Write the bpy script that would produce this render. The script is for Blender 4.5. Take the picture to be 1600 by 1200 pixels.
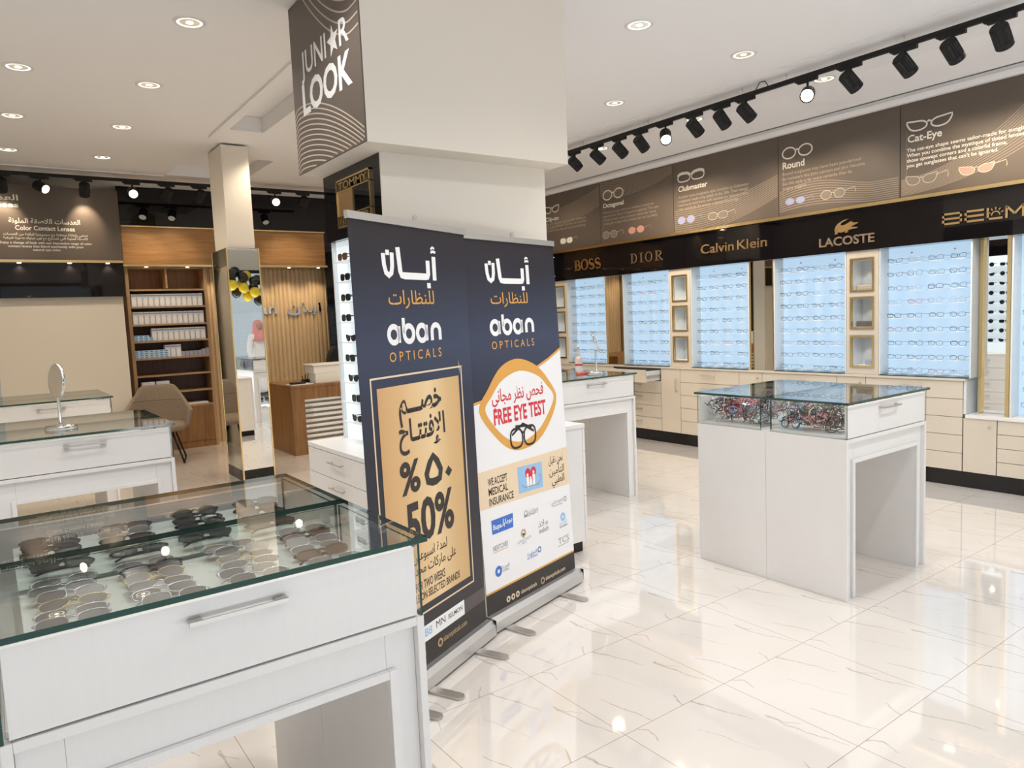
import bpy, math, random
from mathutils import Vector, Matrix, Euler
for o in list(bpy.data.objects): bpy.data.objects.remove(o)
S = bpy.context.scene
COL = S.collection
random.seed(7)
R = math.radians
PI = math.pi

# ------------------------------------------------------------------ camera, world, exposure
cam = bpy.data.objects.new('camera', bpy.data.cameras.new('camera'))
COL.objects.link(cam)
F_PX, YAW, PITCH, ROLL, CAM_H = 1131.4534, 0.625416613, 0.0923100765, 0.0432857945, 1.6304
cam.data.sensor_width = 36.0
cam.data.lens = F_PX / 1600 * 36.0
cam.data.clip_start = 0.05
fw = Vector((math.sin(YAW)*math.cos(PITCH), math.cos(YAW)*math.cos(PITCH), -math.sin(PITCH)))
rt = Vector((math.cos(YAW), -math.sin(YAW), 0))
dn = fw.cross(rt)
rt2 = rt*math.cos(ROLL) + dn*math.sin(ROLL)
dn2 = -rt*math.sin(ROLL) + dn*math.cos(ROLL)
cm = Matrix((rt2, -dn2, -fw)).transposed().to_4x4()
cm.translation = Vector((0, 0, CAM_H))
cam.matrix_world = cm
S.camera = cam

W = bpy.data.worlds.new('world'); S.world = W
W.use_nodes = True
W.node_tree.nodes['Background'].inputs[0].default_value = (0.80, 0.90, 1.0, 1)
W.node_tree.nodes['Background'].inputs[1].default_value = 0.5
S.view_settings.view_transform = 'Standard'
S.view_settings.look = 'None'
S.view_settings.gamma = 1
S.view_settings.exposure = 0.12
S.cycles.max_bounces = 10
S.cycles.transparent_max_bounces = 24
S.cycles.caustics_reflective = False
S.cycles.caustics_refractive = False
S.cycles.sample_clamp_indirect = 6

def light(name, kind, loc, energy, color, direction=(0, 0, -1), **kw):
    d = bpy.data.lights.new(name, kind)
    d.energy = energy; d.color = color
    for k, v in kw.items(): setattr(d, k, v)
    o = bpy.data.objects.new(name, d); COL.objects.link(o)
    o.location = loc
    o.rotation_euler = Vector(direction).to_track_quat('-Z', 'Y').to_euler()
    return o
light('ceiling_fill_light', 'AREA', (2.4, -2.40, 0.35), 150, (0.92, 0.95, 1.0), (0, .35, .93), shape='RECTANGLE', size=8.4, size_y=.5)  # added fill lamp low by the window, aimed up to brighten the ceiling
WARM = (1.0, 0.80, 0.56)
NEUT = (1.0, 0.975, 0.945)
DOWN_E, HEAD_E = 39.0, 29.0
# daylight coming in through the shop front behind the camera
light('shop_front_daylight', 'AREA', (2.4, -2.35, 1.75), 9, (0.84, 0.92, 1.0), (0, 1, 0.30),
      shape='RECTANGLE', size=8.6, size_y=3.1)

# ------------------------------------------------------------------ node expression helper, materials
class X:
    def __init__(s, t, sock): s.t, s.s = t, sock
    def _m(s, op, *b):
        n = s.t.nodes.new('ShaderNodeMath'); n.operation = op
        for i, a in enumerate((s,) + b):
            if isinstance(a, X): s.t.links.new(a.s, n.inputs[i])
            else: n.inputs[i].default_value = a
        return X(s.t, n.outputs[0])
    def __add__(s, o): return s._m('ADD', o)
    def __sub__(s, o): return s._m('SUBTRACT', o)
    def __mul__(s, o): return s._m('MULTIPLY', o)
    def __truediv__(s, o): return s._m('DIVIDE', o)
    __radd__ = __add__
    __rmul__ = __mul__
    def frac(s): return s._m('FRACT')
    def abs(s): return s._m('ABSOLUTE')
    def lt(s, o): return s._m('LESS_THAN', o)
    def mn(s, o): return s._m('MINIMUM', o)
    def mx(s, o): return s._m('MAXIMUM', o)
    def sq(s): return s._m('SQRT')
    def pw(s, o): return s._m('POWER', o)
    def clamp(s): return s.mn(1.0).mx(0.0)

MATS = {}
def mat(name, col, rough=0.5, metal=0.0, coat=0.0, emit=None, estr=0.0, spec=0.5):
    m = bpy.data.materials.new(name); m.use_nodes = True
    b = m.node_tree.nodes['Principled BSDF']
    b.inputs['Base Color'].default_value = (*col, 1)
    b.inputs['Roughness'].default_value = rough
    b.inputs['Metallic'].default_value = metal
    b.inputs['Coat Weight'].default_value = coat
    b.inputs['Coat Roughness'].default_value = 0.04
    b.inputs['Specular IOR Level'].default_value = spec
    if emit:
        b.inputs['Emission Color'].default_value = (*emit, 1)
        b.inputs['Emission Strength'].default_value = estr
    MATS[name] = m
    return m
def nodes(m):
    t = m.node_tree
    return t, t.nodes['Principled BSDF']
def objcoord(t):
    n = t.nodes.new('ShaderNodeTexCoord'); return n.outputs['Object']
def worldcoord(t):
    n = t.nodes.new('ShaderNodeNewGeometry'); return n.outputs['Position']
def noise(t, vec, scale, detail=3, stretch=None, rough=0.5):
    if stretch:
        mp = t.nodes.new('ShaderNodeMapping'); mp.inputs['Scale'].default_value = stretch
        t.links.new(vec, mp.inputs['Vector']); vec = mp.outputs[0]
    n = t.nodes.new('ShaderNodeTexNoise'); n.inputs['Scale'].default_value = scale
    n.inputs['Detail'].default_value = detail; n.inputs['Roughness'].default_value = rough
    t.links.new(vec, n.inputs['Vector'])
    return n
def ramp(t, fac, stops):
    r = t.nodes.new('ShaderNodeValToRGB')
    e = r.color_ramp.elements
    while len(e) < len(stops): e.new(0.5)
    for el, (p, c) in zip(e, stops):
        el.position = p; el.color = (*c, 1)
    t.links.new(fac, r.inputs[0])
    return r.outputs[0]
def mixc(t, fac, a, b):
    n = t.nodes.new('ShaderNodeMix'); n.data_type = 'RGBA'
    for s, v in ((0, fac), (6, a), (7, b)):
        if isinstance(v, X): v = v.s
        if isinstance(v, (tuple, list)): n.inputs[s].default_value = (*v, 1)
        elif isinstance(v, (float, int)): n.inputs[s].default_value = v
        else: t.links.new(v, n.inputs[s])
    return n.outputs[2]
def bump(t, b, fac, strength, dist=0.01):
    n = t.nodes.new('ShaderNodeBump'); n.inputs['Strength'].default_value = strength
    n.inputs['Distance'].default_value = dist
    t.links.new(fac, n.inputs['Height']); t.links.new(n.outputs[0], b.inputs['Normal'])

white = mat('white_laminate', (0.80, 0.79, 0.775), 0.32)
t, b = nodes(white); nz = noise(t, objcoord(t), 14, 4, (6, 1, 1))
t.links.new(ramp(t, nz.outputs[0], [(0.3, (0.79, 0.78, 0.77)), (0.7, (0.805, 0.795, 0.785))]), b.inputs['Base Color'])
cream = mat('cream_laminate', (0.66, 0.595, 0.50), 0.35)
seam = mat('dark_joint', (0.10, 0.09, 0.08), 0.7)
paint = mat('ceiling_paint', (0.86, 0.855, 0.87), 0.85)
wallpaint = mat('cream_wall_paint', (0.74, 0.69, 0.60), 0.8)
t, b = nodes(wallpaint); nz = noise(t, worldcoord(t), 120, 2); bump(t, b, nz.outputs[0], 0.05, 0.002)
colpaint = mat('warm_grey_wall_paint', (0.79, 0.735, 0.65), 0.75)
blackg = mat('black_gloss', (0.006, 0.005, 0.006), 0.03, spec=0.42)
blackm = mat('black_metal', (0.010, 0.010, 0.011), 0.45, spec=0.3)
gold = mat('polished_gold', (0.86, 0.66, 0.34), 0.24, 1.0)
goldflat = mat('brushed_gold', (0.72, 0.50, 0.24), 0.30, 1.0)
brassdim = mat('bronze_letters', (0.62, 0.49, 0.36), 0.34, 1.0)
mirror = mat('mirror_silver', (0.86, 0.86, 0.84), 0.012, 1.0)
chrome = mat('chrome', (0.80, 0.81, 0.82), 0.08, 1.0)
steel = mat('brushed_steel', (0.58, 0.56, 0.53), 0.32, 1.0)
alu = mat('anodised_aluminium', (0.66, 0.66, 0.66), 0.38, 0.9)
edge = mat('green_glass_edge', (0.010, 0.055, 0.042), 0.12, spec=0.7)
brown = mat('brown_sign_print', (0.118, 0.092, 0.074), 0.45)
signw = mat('cream_sign_ink', (0.80, 0.76, 0.68), 0.6)
signd = mat('beige_sign_ink', (0.34, 0.275, 0.215), 0.6)
signl = mat('tan_wave_ink', (0.27, 0.215, 0.165), 0.6)
signl2 = mat('pale_wave_ink', (0.55, 0.47, 0.38), 0.6)
pinklens = mat('pink_print', (0.55, 0.28, 0.23), 0.6)
bluelens = mat('blue_print', (0.30, 0.33, 0.52), 0.6)
greylens = mat('taupe_print', (0.21, 0.175, 0.135), 0.6)
rimprint = mat('pale_rim_print', (0.58, 0.50, 0.42), 0.6)
white_ink = mat('white_ink', (0.86, 0.86, 0.86), 0.5)
orange_ink = mat('orange_ink', (0.70, 0.36, 0.08), 0.5)
dark_ink = mat('dark_brown_ink', (0.030, 0.024, 0.022), 0.5)
red_ink = mat('red_ink', (0.62, 0.03, 0.05), 0.5)
blue_ink = mat('blue_ink', (0.045, 0.16, 0.55), 0.5)
pale_blue_ink = mat('pale_blue_ink', (0.28, 0.52, 0.80), 0.5)
grey_ink = mat('grey_ink', (0.30, 0.32, 0.33), 0.5)
cream_ink = mat('cream_ink', (0.78, 0.63, 0.44), 0.5)
plum_ink = mat('plum_ink', (0.095, 0.075, 0.078), 0.5)
tan_ink = mat('tan_ink', (0.48, 0.33, 0.17), 0.5)
silver_print = mat('white_sheet_print', (0.82, 0.82, 0.83), 0.4)
fabric = mat('beige_woven_fabric', (0.33, 0.255, 0.185), 0.9)
t, b = nodes(fabric); nz = noise(t, objcoord(t), 90, 3, (3, 1, 1))
t.links.new(ramp(t, nz.outputs[0], [(0.3, (0.19, 0.145, 0.105)), (0.7, (0.35, 0.28, 0.215))]), b.inputs['Base Color'])
bump(t, b, nz.outputs[0], 0.4, 0.004)
boxw = mat('white_carton', (0.68, 0.71, 0.79), 0.5)
boxoval = mat('white_carton_label', (0.86, 0.86, 0.87), 0.5)
boxg = mat('grey_lilac_carton', (0.36, 0.36, 0.46), 0.5)
boxb = mat('blue_carton', (0.12, 0.30, 0.62), 0.5)
boxlb = mat('pale_blue_carton', (0.55, 0.70, 0.85), 0.5)
boxband = mat('grey_print_band', (0.26, 0.28, 0.35), 0.5)
paper = mat('paper', (0.80, 0.78, 0.74), 0.7)
tray = mat('pale_tray', (0.74, 0.78, 0.74), 0.5)
acrylic = mat('acrylic_shelf', (0.80, 0.86, 0.90), 0.2)
pinkp = mat('pale_pink_plastic', (0.82, 0.66, 0.60), 0.3)
redp = mat('red_plastic', (0.75, 0.08, 0.05), 0.35)
yellowb = mat('yellow_balloon', (0.85, 0.62, 0.02), 0.12)
blackb = mat('black_balloon', (0.012, 0.012, 0.012), 0.12)
pave = mat('pavement', (0.62, 0.62, 0.62), 0.8)
cloth = mat('white_robe', (0.80, 0.80, 0.79), 0.85)
redcloth = mat('red_check_cloth', (0.72, 0.30, 0.28), 0.85)
skin = mat('skin', (0.42, 0.25, 0.17), 0.55)
hairm = mat('dark_hair', (0.02, 0.015, 0.012), 0.6)
blacksoft = mat('black_upholstery', (0.012, 0.012, 0.014), 0.7)
lit = mat('lit_display_panel', (0.22, 0.26, 0.30), 0.35, emit=(0.47, 0.665, 0.86), estr=0.80)
litw = mat('lit_cool_white_panel', (0.8, 0.85, 0.88), 0.35, emit=(0.74, 0.87, 0.95), estr=0.50)
recessw = mat('recess_side_white', (0.72, 0.76, 0.78), 0.4)
lamp = mat('lamp_lens', (1, 1, 1), 0.4, emit=(1.0, 0.86, 0.62), estr=6.0)
lampoff = mat('lamp_reflector', (0.85, 0.82, 0.74), 0.18, 0.8, emit=(1.0, 0.88, 0.66), estr=0.35)
lampring = mat('lamp_glow_ring', (1, 1, 1), 0.4, emit=(1.0, 0.93, 0.78), estr=2.2)
tint = mat('dark_lens', (0.012, 0.012, 0.014), 0.22, spec=0.3)
tintbrown = mat('brown_lens', (0.10, 0.055, 0.03), 0.25, spec=0.3)
tintgrey = mat('grey_gradient_lens', (0.14, 0.135, 0.13), 0.28, spec=0.3)
FR = {}
for nme, c, mtl in (('black', (0.012, 0.012, 0.014), 0), ('charcoal', (0.06, 0.065, 0.075), 0), ('navy', (0.03, 0.045, 0.11), 0),
                    ('tortoise', (0.10, 0.045, 0.02), 0), ('silver', (0.55, 0.58, 0.62), 1), ('pink', (0.75, 0.30, 0.33), 0),
                    ('red', (0.50, 0.04, 0.06), 0), ('lilac', (0.45, 0.36, 0.62), 0), ('beige', (0.70, 0.58, 0.48), 0),
                    ('teal', (0.10, 0.32, 0.36), 0), ('gold', (0.80, 0.58, 0.27), 1), ('brown', (0.13, 0.07, 0.035), 0)):
    FR[nme] = mat(nme + '_frame', c, 0.25, mtl)

def glassmat(name, tintc, k=1.0):
    m = bpy.data.materials.new(name); m.use_nodes = True
    t = m.node_tree; t.nodes.remove(t.nodes['Principled BSDF'])
    tr = t.nodes.new('ShaderNodeBsdfTransparent'); tr.inputs[0].default_value = (*tintc, 1)
    gl = t.nodes.new('ShaderNodeBsdfGlossy'); gl.inputs['Roughness'].default_value = 0.005
    ge = t.nodes.new('ShaderNodeNewGeometry'); dt = t.nodes.new('ShaderNodeVectorMath'); dt.operation = 'DOT_PRODUCT'
    t.links.new(ge.outputs['Normal'], dt.inputs[0]); t.links.new(ge.outputs['Incoming'], dt.inputs[1])
    mx = t.nodes.new('ShaderNodeMixShader')
    q = (X(t, dt.outputs['Value']).abs() * -1.0 + 1.0).clamp()
    f = (q.pw(4.2) * 0.955 + 0.045) * k        # Fresnel-like reflectance of a pane, the same from both sides
    t.links.new(f.s, mx.inputs[0]); t.links.new(tr.outputs[0], mx.inputs[1]); t.links.new(gl.outputs[0], mx.inputs[2])
    t.links.new(mx.outputs[0], t.nodes['Material Output'].inputs[0])
    MATS[name] = m
    return m
glass = glassmat('clear_glass', (0.982, 0.996, 0.989))
lensglass = glassmat('clear_lens', (0.97, 0.98, 0.985))

def woodmat(name, c0, c1, c2, axis, rough=0.4):
    m = mat(name, c1, rough); t, b = nodes(m)
    st = [1.0, 1.0, 1.0]; st = [9.0] * 3; st[axis] = 0.7
    v = worldcoord(t)
    n1 = noise(t, v, 2.2, 6, st, 0.6)
    n2 = noise(t, v, 9, 4, st, 0.6)
    f = X(t, n1.outputs[0]) * 0.7 + X(t, n2.outputs[0]) * 0.3
    t.links.new(ramp(t, f.s, [(0.32, c0), (0.5, c1), (0.68, c2)]), b.inputs['Base Color'])
    return m
oak = woodmat('golden_oak', (0.30, 0.13, 0.035), (0.47, 0.24, 0.08), (0.56, 0.31, 0.12), 0)
walnut = woodmat('brown_oak', (0.14, 0.063, 0.018), (0.235, 0.112, 0.034), (0.31, 0.155, 0.052), 2)
oakv = woodmat('shelf_edge_oak', (0.30, 0.18, 0.09), (0.40, 0.25, 0.13), (0.46, 0.30, 0.17), 2)
darkwood = woodmat('dark_shelf_wood', (0.055, 0.018, 0.007), (0.085, 0.028, 0.011), (0.12, 0.042, 0.016), 2)
slatwood = woodmat('pale_slat_wood', (0.56, 0.40, 0.22), (0.64, 0.47, 0.28), (0.70, 0.53, 0.33), 2)

# marble floor tiles, the same vein print on every 60 cm tile
floorm = mat('polished_marble_tile', (0.8, 0.76, 0.72), 0.035, coat=0.7, spec=0.7)
t, b = nodes(floorm)
pos = worldcoord(t)
wob = noise(t, pos, 9, 4)
sp = t.nodes.new('ShaderNodeSeparateXYZ'); t.links.new(pos, sp.inputs[0])
spn = t.nodes.new('ShaderNodeSeparateColor'); t.links.new(wob.outputs['Color'], spn.inputs[0])
u0 = (X(t, sp.outputs[0]) - 1.8697) / 0.6
v0 = (X(t, sp.outputs[1]) - 1.93995) / 0.6
U = u0.frac(); V = v0.frac()
Uw = U + (X(t, spn.outputs[0]) - 0.5) * 0.085
Vw = V + (X(t, spn.outputs[1]) - 0.5) * 0.085
def seg(ax, ay, bx, by, w0, w1):
    dx, dy = bx - ax, by - ay; L = math.hypot(dx, dy); dx /= L; dy /= L
    px = Uw - ax; py = Vw - ay
    al = (px * dx + py * dy)
    cl = al.mx(0.0).mn(L)
    ex = px - cl * dx; ey = py - cl * dy
    d = (ex * ex + ey * ey).sq()
    w = cl * ((w1 - w0) / L) + w0
    return (X(t, (d / w).s) * -1.0 + 1.0).clamp()
veins = None
for sg in ((.63, 1.0, .69, .82, .016, .009), (.69, .82, .77, .58, .010, .004), (.61, .13, .54, .0, .006, .010),
           (.87, .56, .88, .46, .013, .009), (.88, .46, .96, .37, .008, .003), (.86, .54, .89, .28, .012, .008), (.89, .28, .97, .04, .010, .003),
           (.16, .40, .22, .22, .005, .009), (.22, .22, .26, .0, .010, .006), (.05, 1.06, .15, .94, .007, .010), (.15, .94, .11, .82, .010, .004),
           (.40, .75, .52, .35, .0035, .003)):
    s_ = seg(*sg); veins = s_ if veins is None else veins.mx(s_)
streak = noise(t, pos, 40, 3)
veins = (veins * (X(t, streak.outputs[0]) * 1.5 - 0.05)).clamp()
cloud = noise(t, pos, 1.3, 3)
basec = ramp(t, cloud.outputs[0], [(0.3, (0.71, 0.665, 0.62)), (0.7, (0.745, 0.71, 0.675))])
c1 = mixc(t, veins * 0.85, basec, (0.30, 0.255, 0.21))
gu = (U - 0.5).abs(); gv = (V - 0.5).abs()
grout = gu.mx(gv) * -1.0 + 0.5
gm = grout.lt(0.0028)
t.links.new(mixc(t, gm, c1, (0.42, 0.33, 0.27)), b.inputs['Base Color'])

# banner prints
navy = mat('navy_banner_print', (0.03, 0.03, 0.05), 0.34, spec=0.40)
t, b = nodes(navy); g = t.nodes.new('ShaderNodeSeparateXYZ'); t.links.new(objcoord(t), g.inputs[0])
t.links.new(ramp(t, (X(t, g.outputs[2]) / 2.1).s, [(0.0, (0.030, 0.024, 0.026)), (0.50, (0.022, 0.024, 0.038)), (0.72, (0.042, 0.052, 0.095)), (0.90, (0.025, 0.024, 0.036)), (1.0, (0.024, 0.021, 0.025))]), b.inputs['Base Color'])
goldprint = mat('gold_gradient_print', (0.72, 0.48, 0.24), 0.42)
t, b = nodes(goldprint); g = t.nodes.new('ShaderNodeSeparateXYZ'); t.links.new(objcoord(t), g.inputs[0])
t.links.new(ramp(t, (X(t, g.outputs[0]) / 0.85).s, [(0.08, (0.60, 0.35, 0.15)), (0.30, (0.70, 0.45, 0.22)), (0.55, (0.80, 0.60, 0.34)), (0.72, (0.66, 0.44, 0.21)), (0.9, (0.58, 0.36, 0.16))]), b.inputs['Base Color'])
photo_print = mat('sky_photo_print', (0.30, 0.52, 0.78), 0.45)

# ------------------------------------------------------------------ mesh builder
_fc = {}
def glyphs(body, bold=0.0, ext=0.0):
    key = (body, bold, ext)
    if key in _fc: return _fc[key]
    cu = bpy.data.curves.new('type', 'FONT'); cu.body = body; cu.offset = bold; cu.extrude = ext; cu.resolution_u = 3
    o = bpy.data.objects.new('type', cu); COL.objects.link(o)
    dg = bpy.context.evaluated_depsgraph_get(); dg.update()
    m = bpy.data.meshes.new_from_object(o.evaluated_get(dg))
    v = [tuple(q.co) for q in m.vertices]; f = [tuple(p.vertices) for p in m.polygons]
    bpy.data.objects.remove(o); bpy.data.curves.remove(cu); bpy.data.meshes.remove(m)
    _fc[key] = (v, f)
    return _fc[key]
_ch = glyphs('H'); CAPH = max(v[1] for v in _ch[0])
# Arabic letters: isolated, final, initial, medial
_AR = {'ا': (0xFE8D, 0xFE8E), 'أ': (0xFE83, 0xFE84), 'إ': (0xFE87, 0xFE88), 'ب': (0xFE8F, 0xFE90, 0xFE91, 0xFE92), 'ت': (0xFE95, 0xFE96, 0xFE97, 0xFE98),
       'ة': (0xFE93, 0xFE94), 'ج': (0xFE9D, 0xFE9E, 0xFE9F, 0xFEA0), 'ح': (0xFEA1, 0xFEA2, 0xFEA3, 0xFEA4), 'خ': (0xFEA5, 0xFEA6, 0xFEA7, 0xFEA8),
       'د': (0xFEA9, 0xFEAA), 'ر': (0xFEAD, 0xFEAE), 'س': (0xFEB1, 0xFEB2, 0xFEB3, 0xFEB4), 'ص': (0xFEB9, 0xFEBA, 0xFEBB, 0xFEBC), 'ط': (0xFEC1, 0xFEC2, 0xFEC3, 0xFEC4),
       'ظ': (0xFEC5, 0xFEC6, 0xFEC7, 0xFEC8), 'ع': (0xFEC9, 0xFECA, 0xFECB, 0xFECC), 'ف': (0xFED1, 0xFED2, 0xFED3, 0xFED4), 'ق': (0xFED5, 0xFED6, 0xFED7, 0xFED8),
       'ك': (0xFED9, 0xFEDA, 0xFEDB, 0xFEDC), 'ل': (0xFEDD, 0xFEDE, 0xFEDF, 0xFEE0), 'م': (0xFEE1, 0xFEE2, 0xFEE3, 0xFEE4), 'ن': (0xFEE5, 0xFEE6, 0xFEE7, 0xFEE8),
       'ه': (0xFEE9, 0xFEEA, 0xFEEB, 0xFEEC), 'و': (0xFEED, 0xFEEE), 'ى': (0xFEEF, 0xFEF0), 'ي': (0xFEF1, 0xFEF2, 0xFEF3, 0xFEF4), 'ئ': (0xFE89, 0xFE8A, 0xFE8B, 0xFE8C),
       'ـ': (0x640, 0x640, 0x640, 0x640), 'لا': (0xFEFB, 0xFEFC), 'لإ': (0xFEF9, 0xFEFA)}
def arabic(s):
    out = []; i = 0; toks = []
    while i < len(s):
        if s[i:i+2] in _AR: toks.append(s[i:i+2]); i += 2
        else: toks.append(s[i]); i += 1
    for k, c in enumerate(toks):
        f = _AR.get(c)
        if not f: out.append(c); continue
        prev = k > 0 and len(_AR.get(toks[k-1], ())) == 4
        nxt = k + 1 < len(toks) and toks[k+1] in _AR and len(f) == 4
        out.append(chr(f[3] if prev and nxt else f[1] if prev else f[2] if nxt else f[0]))
    return ''.join(reversed(out))

def V3(*a): return Vector(a)
class MB:
    def __init__(s, *mats): s.v, s.f, s.mi, s.sm, s.mats = [], [], [], [], list(mats)
    def mid(s, m):
        if m is None: return 0
        if isinstance(m, int): return m
        if m not in s.mats: s.mats.append(m)
        return s.mats.index(m)
    def add(s, vs, fs, m=None, sm=False):
        o = len(s.v); k = s.mid(m)
        s.v += [tuple(q) for q in vs]
        for f in fs: s.f.append(tuple(i + o for i in f)); s.mi.append(k); s.sm.append(sm)
        return s
    def box(s, x0, y0, z0, x1, y1, z1, m=None):
        x0, x1 = sorted((x0, x1)); y0, y1 = sorted((y0, y1)); z0, z1 = sorted((z0, z1))
        vs = [(x0,y0,z0),(x1,y0,z0),(x1,y1,z0),(x0,y1,z0),(x0,y0,z1),(x1,y0,z1),(x1,y1,z1),(x0,y1,z1)]
        return s.add(vs, [(0,3,2,1),(4,5,6,7),(0,1,5,4),(1,2,6,5),(2,3,7,6),(3,0,4,7)], m)
    def pane(s, x0, y0, z0, x1, y1, z1, face, rim):
        # a glass sheet: the two large faces clear, the thin faces green
        x0, x1 = sorted((x0, x1)); y0, y1 = sorted((y0, y1)); z0, z1 = sorted((z0, z1))
        vs = [(x0,y0,z0),(x1,y0,z0),(x1,y1,z0),(x0,y1,z0),(x0,y0,z1),(x1,y0,z1),(x1,y1,z1),(x0,y1,z1)]
        d = (x1-x0, y1-y0, z1-z0); ax = d.index(min(d))
        fs = {2: [(0,3,2,1),(4,5,6,7)], 1: [(0,1,5,4),(2,3,7,6)], 0: [(1,2,6,5),(3,0,4,7)]}
        for a in range(3): s.add(vs, fs[a], face if a == ax else rim)
        return s
    def frame(s, q):
        q = Vector(q).normalized(); a = Vector((0,0,1)) if abs(q.z) < 0.9 else Vector((1,0,0))
        u = q.cross(a).normalized(); return u, q.cross(u).normalized()
    def cyl(s, p, q, r0, r1=None, n=16, m=None, caps=True, sm=True):
        p, q = Vector(p), Vector(q); r1 = r0 if r1 is None else r1
        u, w = s.frame(q - p)
        vs = [p + (u*math.cos(2*PI*i/n) + w*math.sin(2*PI*i/n))*r0 for i in range(n)] + [q + (u*math.cos(2*PI*i/n) + w*math.sin(2*PI*i/n))*r1 for i in range(n)]
        s.add(vs, [(i, (i+1) % n, n + (i+1) % n, n + i) for i in range(n)], m, sm)
        if caps:
            s.add(vs[:n], [tuple(reversed(range(n)))], m); s.add(vs[n:], [tuple(range(n))], m)
        return s
    def tube(s, pts, r, n=6, closed=False, m=None):
        pts = [Vector(p) for p in pts]; N = len(pts); vs = []
        u = None
        for i, p in enumerate(pts):
            a = pts[i-1] if (i > 0 or closed) else p
            c = pts[(i+1) % N] if (i < N-1 or closed) else p
            d = (c - a).normalized()
            if u is None: u, w = s.frame(d)
            else:
                u = (u - d*u.dot(d)); u = u.normalized() if u.length > 1e-6 else s.frame(d)[0]; w = d.cross(u)
            rr = r[i] if isinstance(r, (list, tuple)) else r
            vs += [p + (u*math.cos(2*PI*k/n) + w*math.sin(2*PI*k/n))*rr for k in range(n)]
        fs = []
        for i in range(N if closed else N-1):
            a, c = i*n, ((i+1) % N)*n
            fs += [(a+k, a+(k+1) % n, c+(k+1) % n, c+k) for k in range(n)]
        if not closed: fs += [tuple(reversed(range(n))), tuple(range((N-1)*n, N*n))]
        return s.add(vs, fs, m, True)
    def lathe(s, prof, c=(0,0,0), n=20, m=None, q=(0,0,1), sm=True, caps=True):
        q = Vector(q).normalized(); u, w = s.frame(q); c = Vector(c); vs = []
        for r, h in prof: vs += [c + q*h + (u*math.cos(2*PI*k/n) + w*math.sin(2*PI*k/n))*r for k in range(n)]
        fs = []
        for i in range(len(prof)-1):
            fs += [(i*n+k, i*n+(k+1) % n, (i+1)*n+(k+1) % n, (i+1)*n+k) for k in range(n)]
        if caps: fs.append(tuple(reversed(range(n)))); fs.append(tuple(range((len(prof)-1)*n, len(prof)*n)))
        return s.add(vs, fs, m, sm)
    def ball(s, c, rx, ry=None, rz=None, n=14, k=9, m=None):
        ry = ry or rx; rz = rz or rx; vs = []
        for i in range(k+1):
            a = PI*i/k
            for j in range(n): vs.append((c[0]+rx*math.sin(a)*math.cos(2*PI*j/n), c[1]+ry*math.sin(a)*math.sin(2*PI*j/n), c[2]+rz*math.cos(a)))
        return s.add(vs, [(i*n+j, (i+1)*n+j, (i+1)*n+(j+1) % n, i*n+(j+1) % n) for i in range(k) for j in range(n)], m, True)
    # flat shapes on a plane given by origin o, right vector a, up vector c
    def flat(s, pts, o, a, c, m=None, depth=0.0):
        o, a, c = Vector(o), Vector(a), Vector(c); nn = a.cross(c)
        top = [o + a*p[0] + c*p[1] + nn*depth for p in pts]; n = len(pts)
        if depth:
            bot = [o + a*p[0] + c*p[1] for p in pts]
            s.add(top + bot, [tuple(range(n)), tuple(reversed(range(n, 2*n)))] + [(n+i, n+(i+1) % n, (i+1) % n, i) for i in range(n)], m)
        else: s.add(top, [tuple(range(n))], m)
        return s
    def ribbon(s, pts, wd, o, a, c, m=None, closed=False, lift=0.0):
        # a band of width wd along 2-D points
        N = len(pts); L, Rr = [], []
        for i, p in enumerate(pts):
            q = pts[i-1] if (i > 0 or closed) else p
            r = pts[(i+1) % N] if (i < N-1 or closed) else p
            dx, dy = r[0]-q[0], r[1]-q[1]; l = math.hypot(dx, dy) or 1
            ww = wd[i] if isinstance(wd, (list, tuple)) else wd
            nx, ny = -dy/l*ww/2, dx/l*ww/2
            L.append((p[0]+nx, p[1]+ny)); Rr.append((p[0]-nx, p[1]-ny))
        o, a, c = Vector(o), Vector(a), Vector(c); o = o + a.cross(c)*lift
        vs = [o + a*p[0] + c*p[1] for p in L + Rr]
        s.add(vs, [(N+i, N+(i+1) % N, (i+1) % N, i) for i in range(N if closed else N-1)], m)
        return s
    def text(s, body, x, y, w, cap, o, a, c, m=None, bold=0.0, ext=0.0, lift=0.0, align='L'):
        # baseline-left at (x, y) on the plane, w wide, capitals 'cap' high
        v, f = glyphs(body, bold, 0.05 if ext else 0.0)
        if not v: return s
        x0 = min(q[0] for q in v); x1 = max(q[0] for q in v)
        if w is None: w = (x1-x0)*cap/CAPH
        sx = w/(x1-x0); sy = cap/CAPH
        if align == 'C': x -= w/2
        if align == 'R': x -= w
        o, a, c = Vector(o), Vector(a), Vector(c); nn = a.cross(c)
        vs = [o + a*(x + (q[0]-x0)*sx) + c*(y + q[1]*sy) + nn*(lift + (q[2]/0.05+1)/2*ext if ext else lift) for q in v]
        s.add(vs, f, m); return s
    def build(s, name, parent=None, bevel=0.0, local=False, mods=()):
        off = Vector((0,0,0))
        if parent is not None and not local:
            q = parent
            while q: off += q.location; q = q.parent
        me = bpy.data.meshes.new(name)
        me.from_pydata([tuple(Vector(p) - off) for p in s.v], [], s.f)
        for m in s.mats: me.materials.append(m)
        me.polygons.foreach_set('material_index', s.mi); me.polygons.foreach_set('use_smooth', s.sm)
        me.update()
        o = bpy.data.objects.new(name, me); COL.objects.link(o)
        if parent is not None: o.parent = parent
        if bevel:
            b = o.modifiers.new('bevel', 'BEVEL'); b.width = bevel; b.segments = 2; b.limit_method = 'ANGLE'; b.angle_limit = R(40)
        return o

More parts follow.
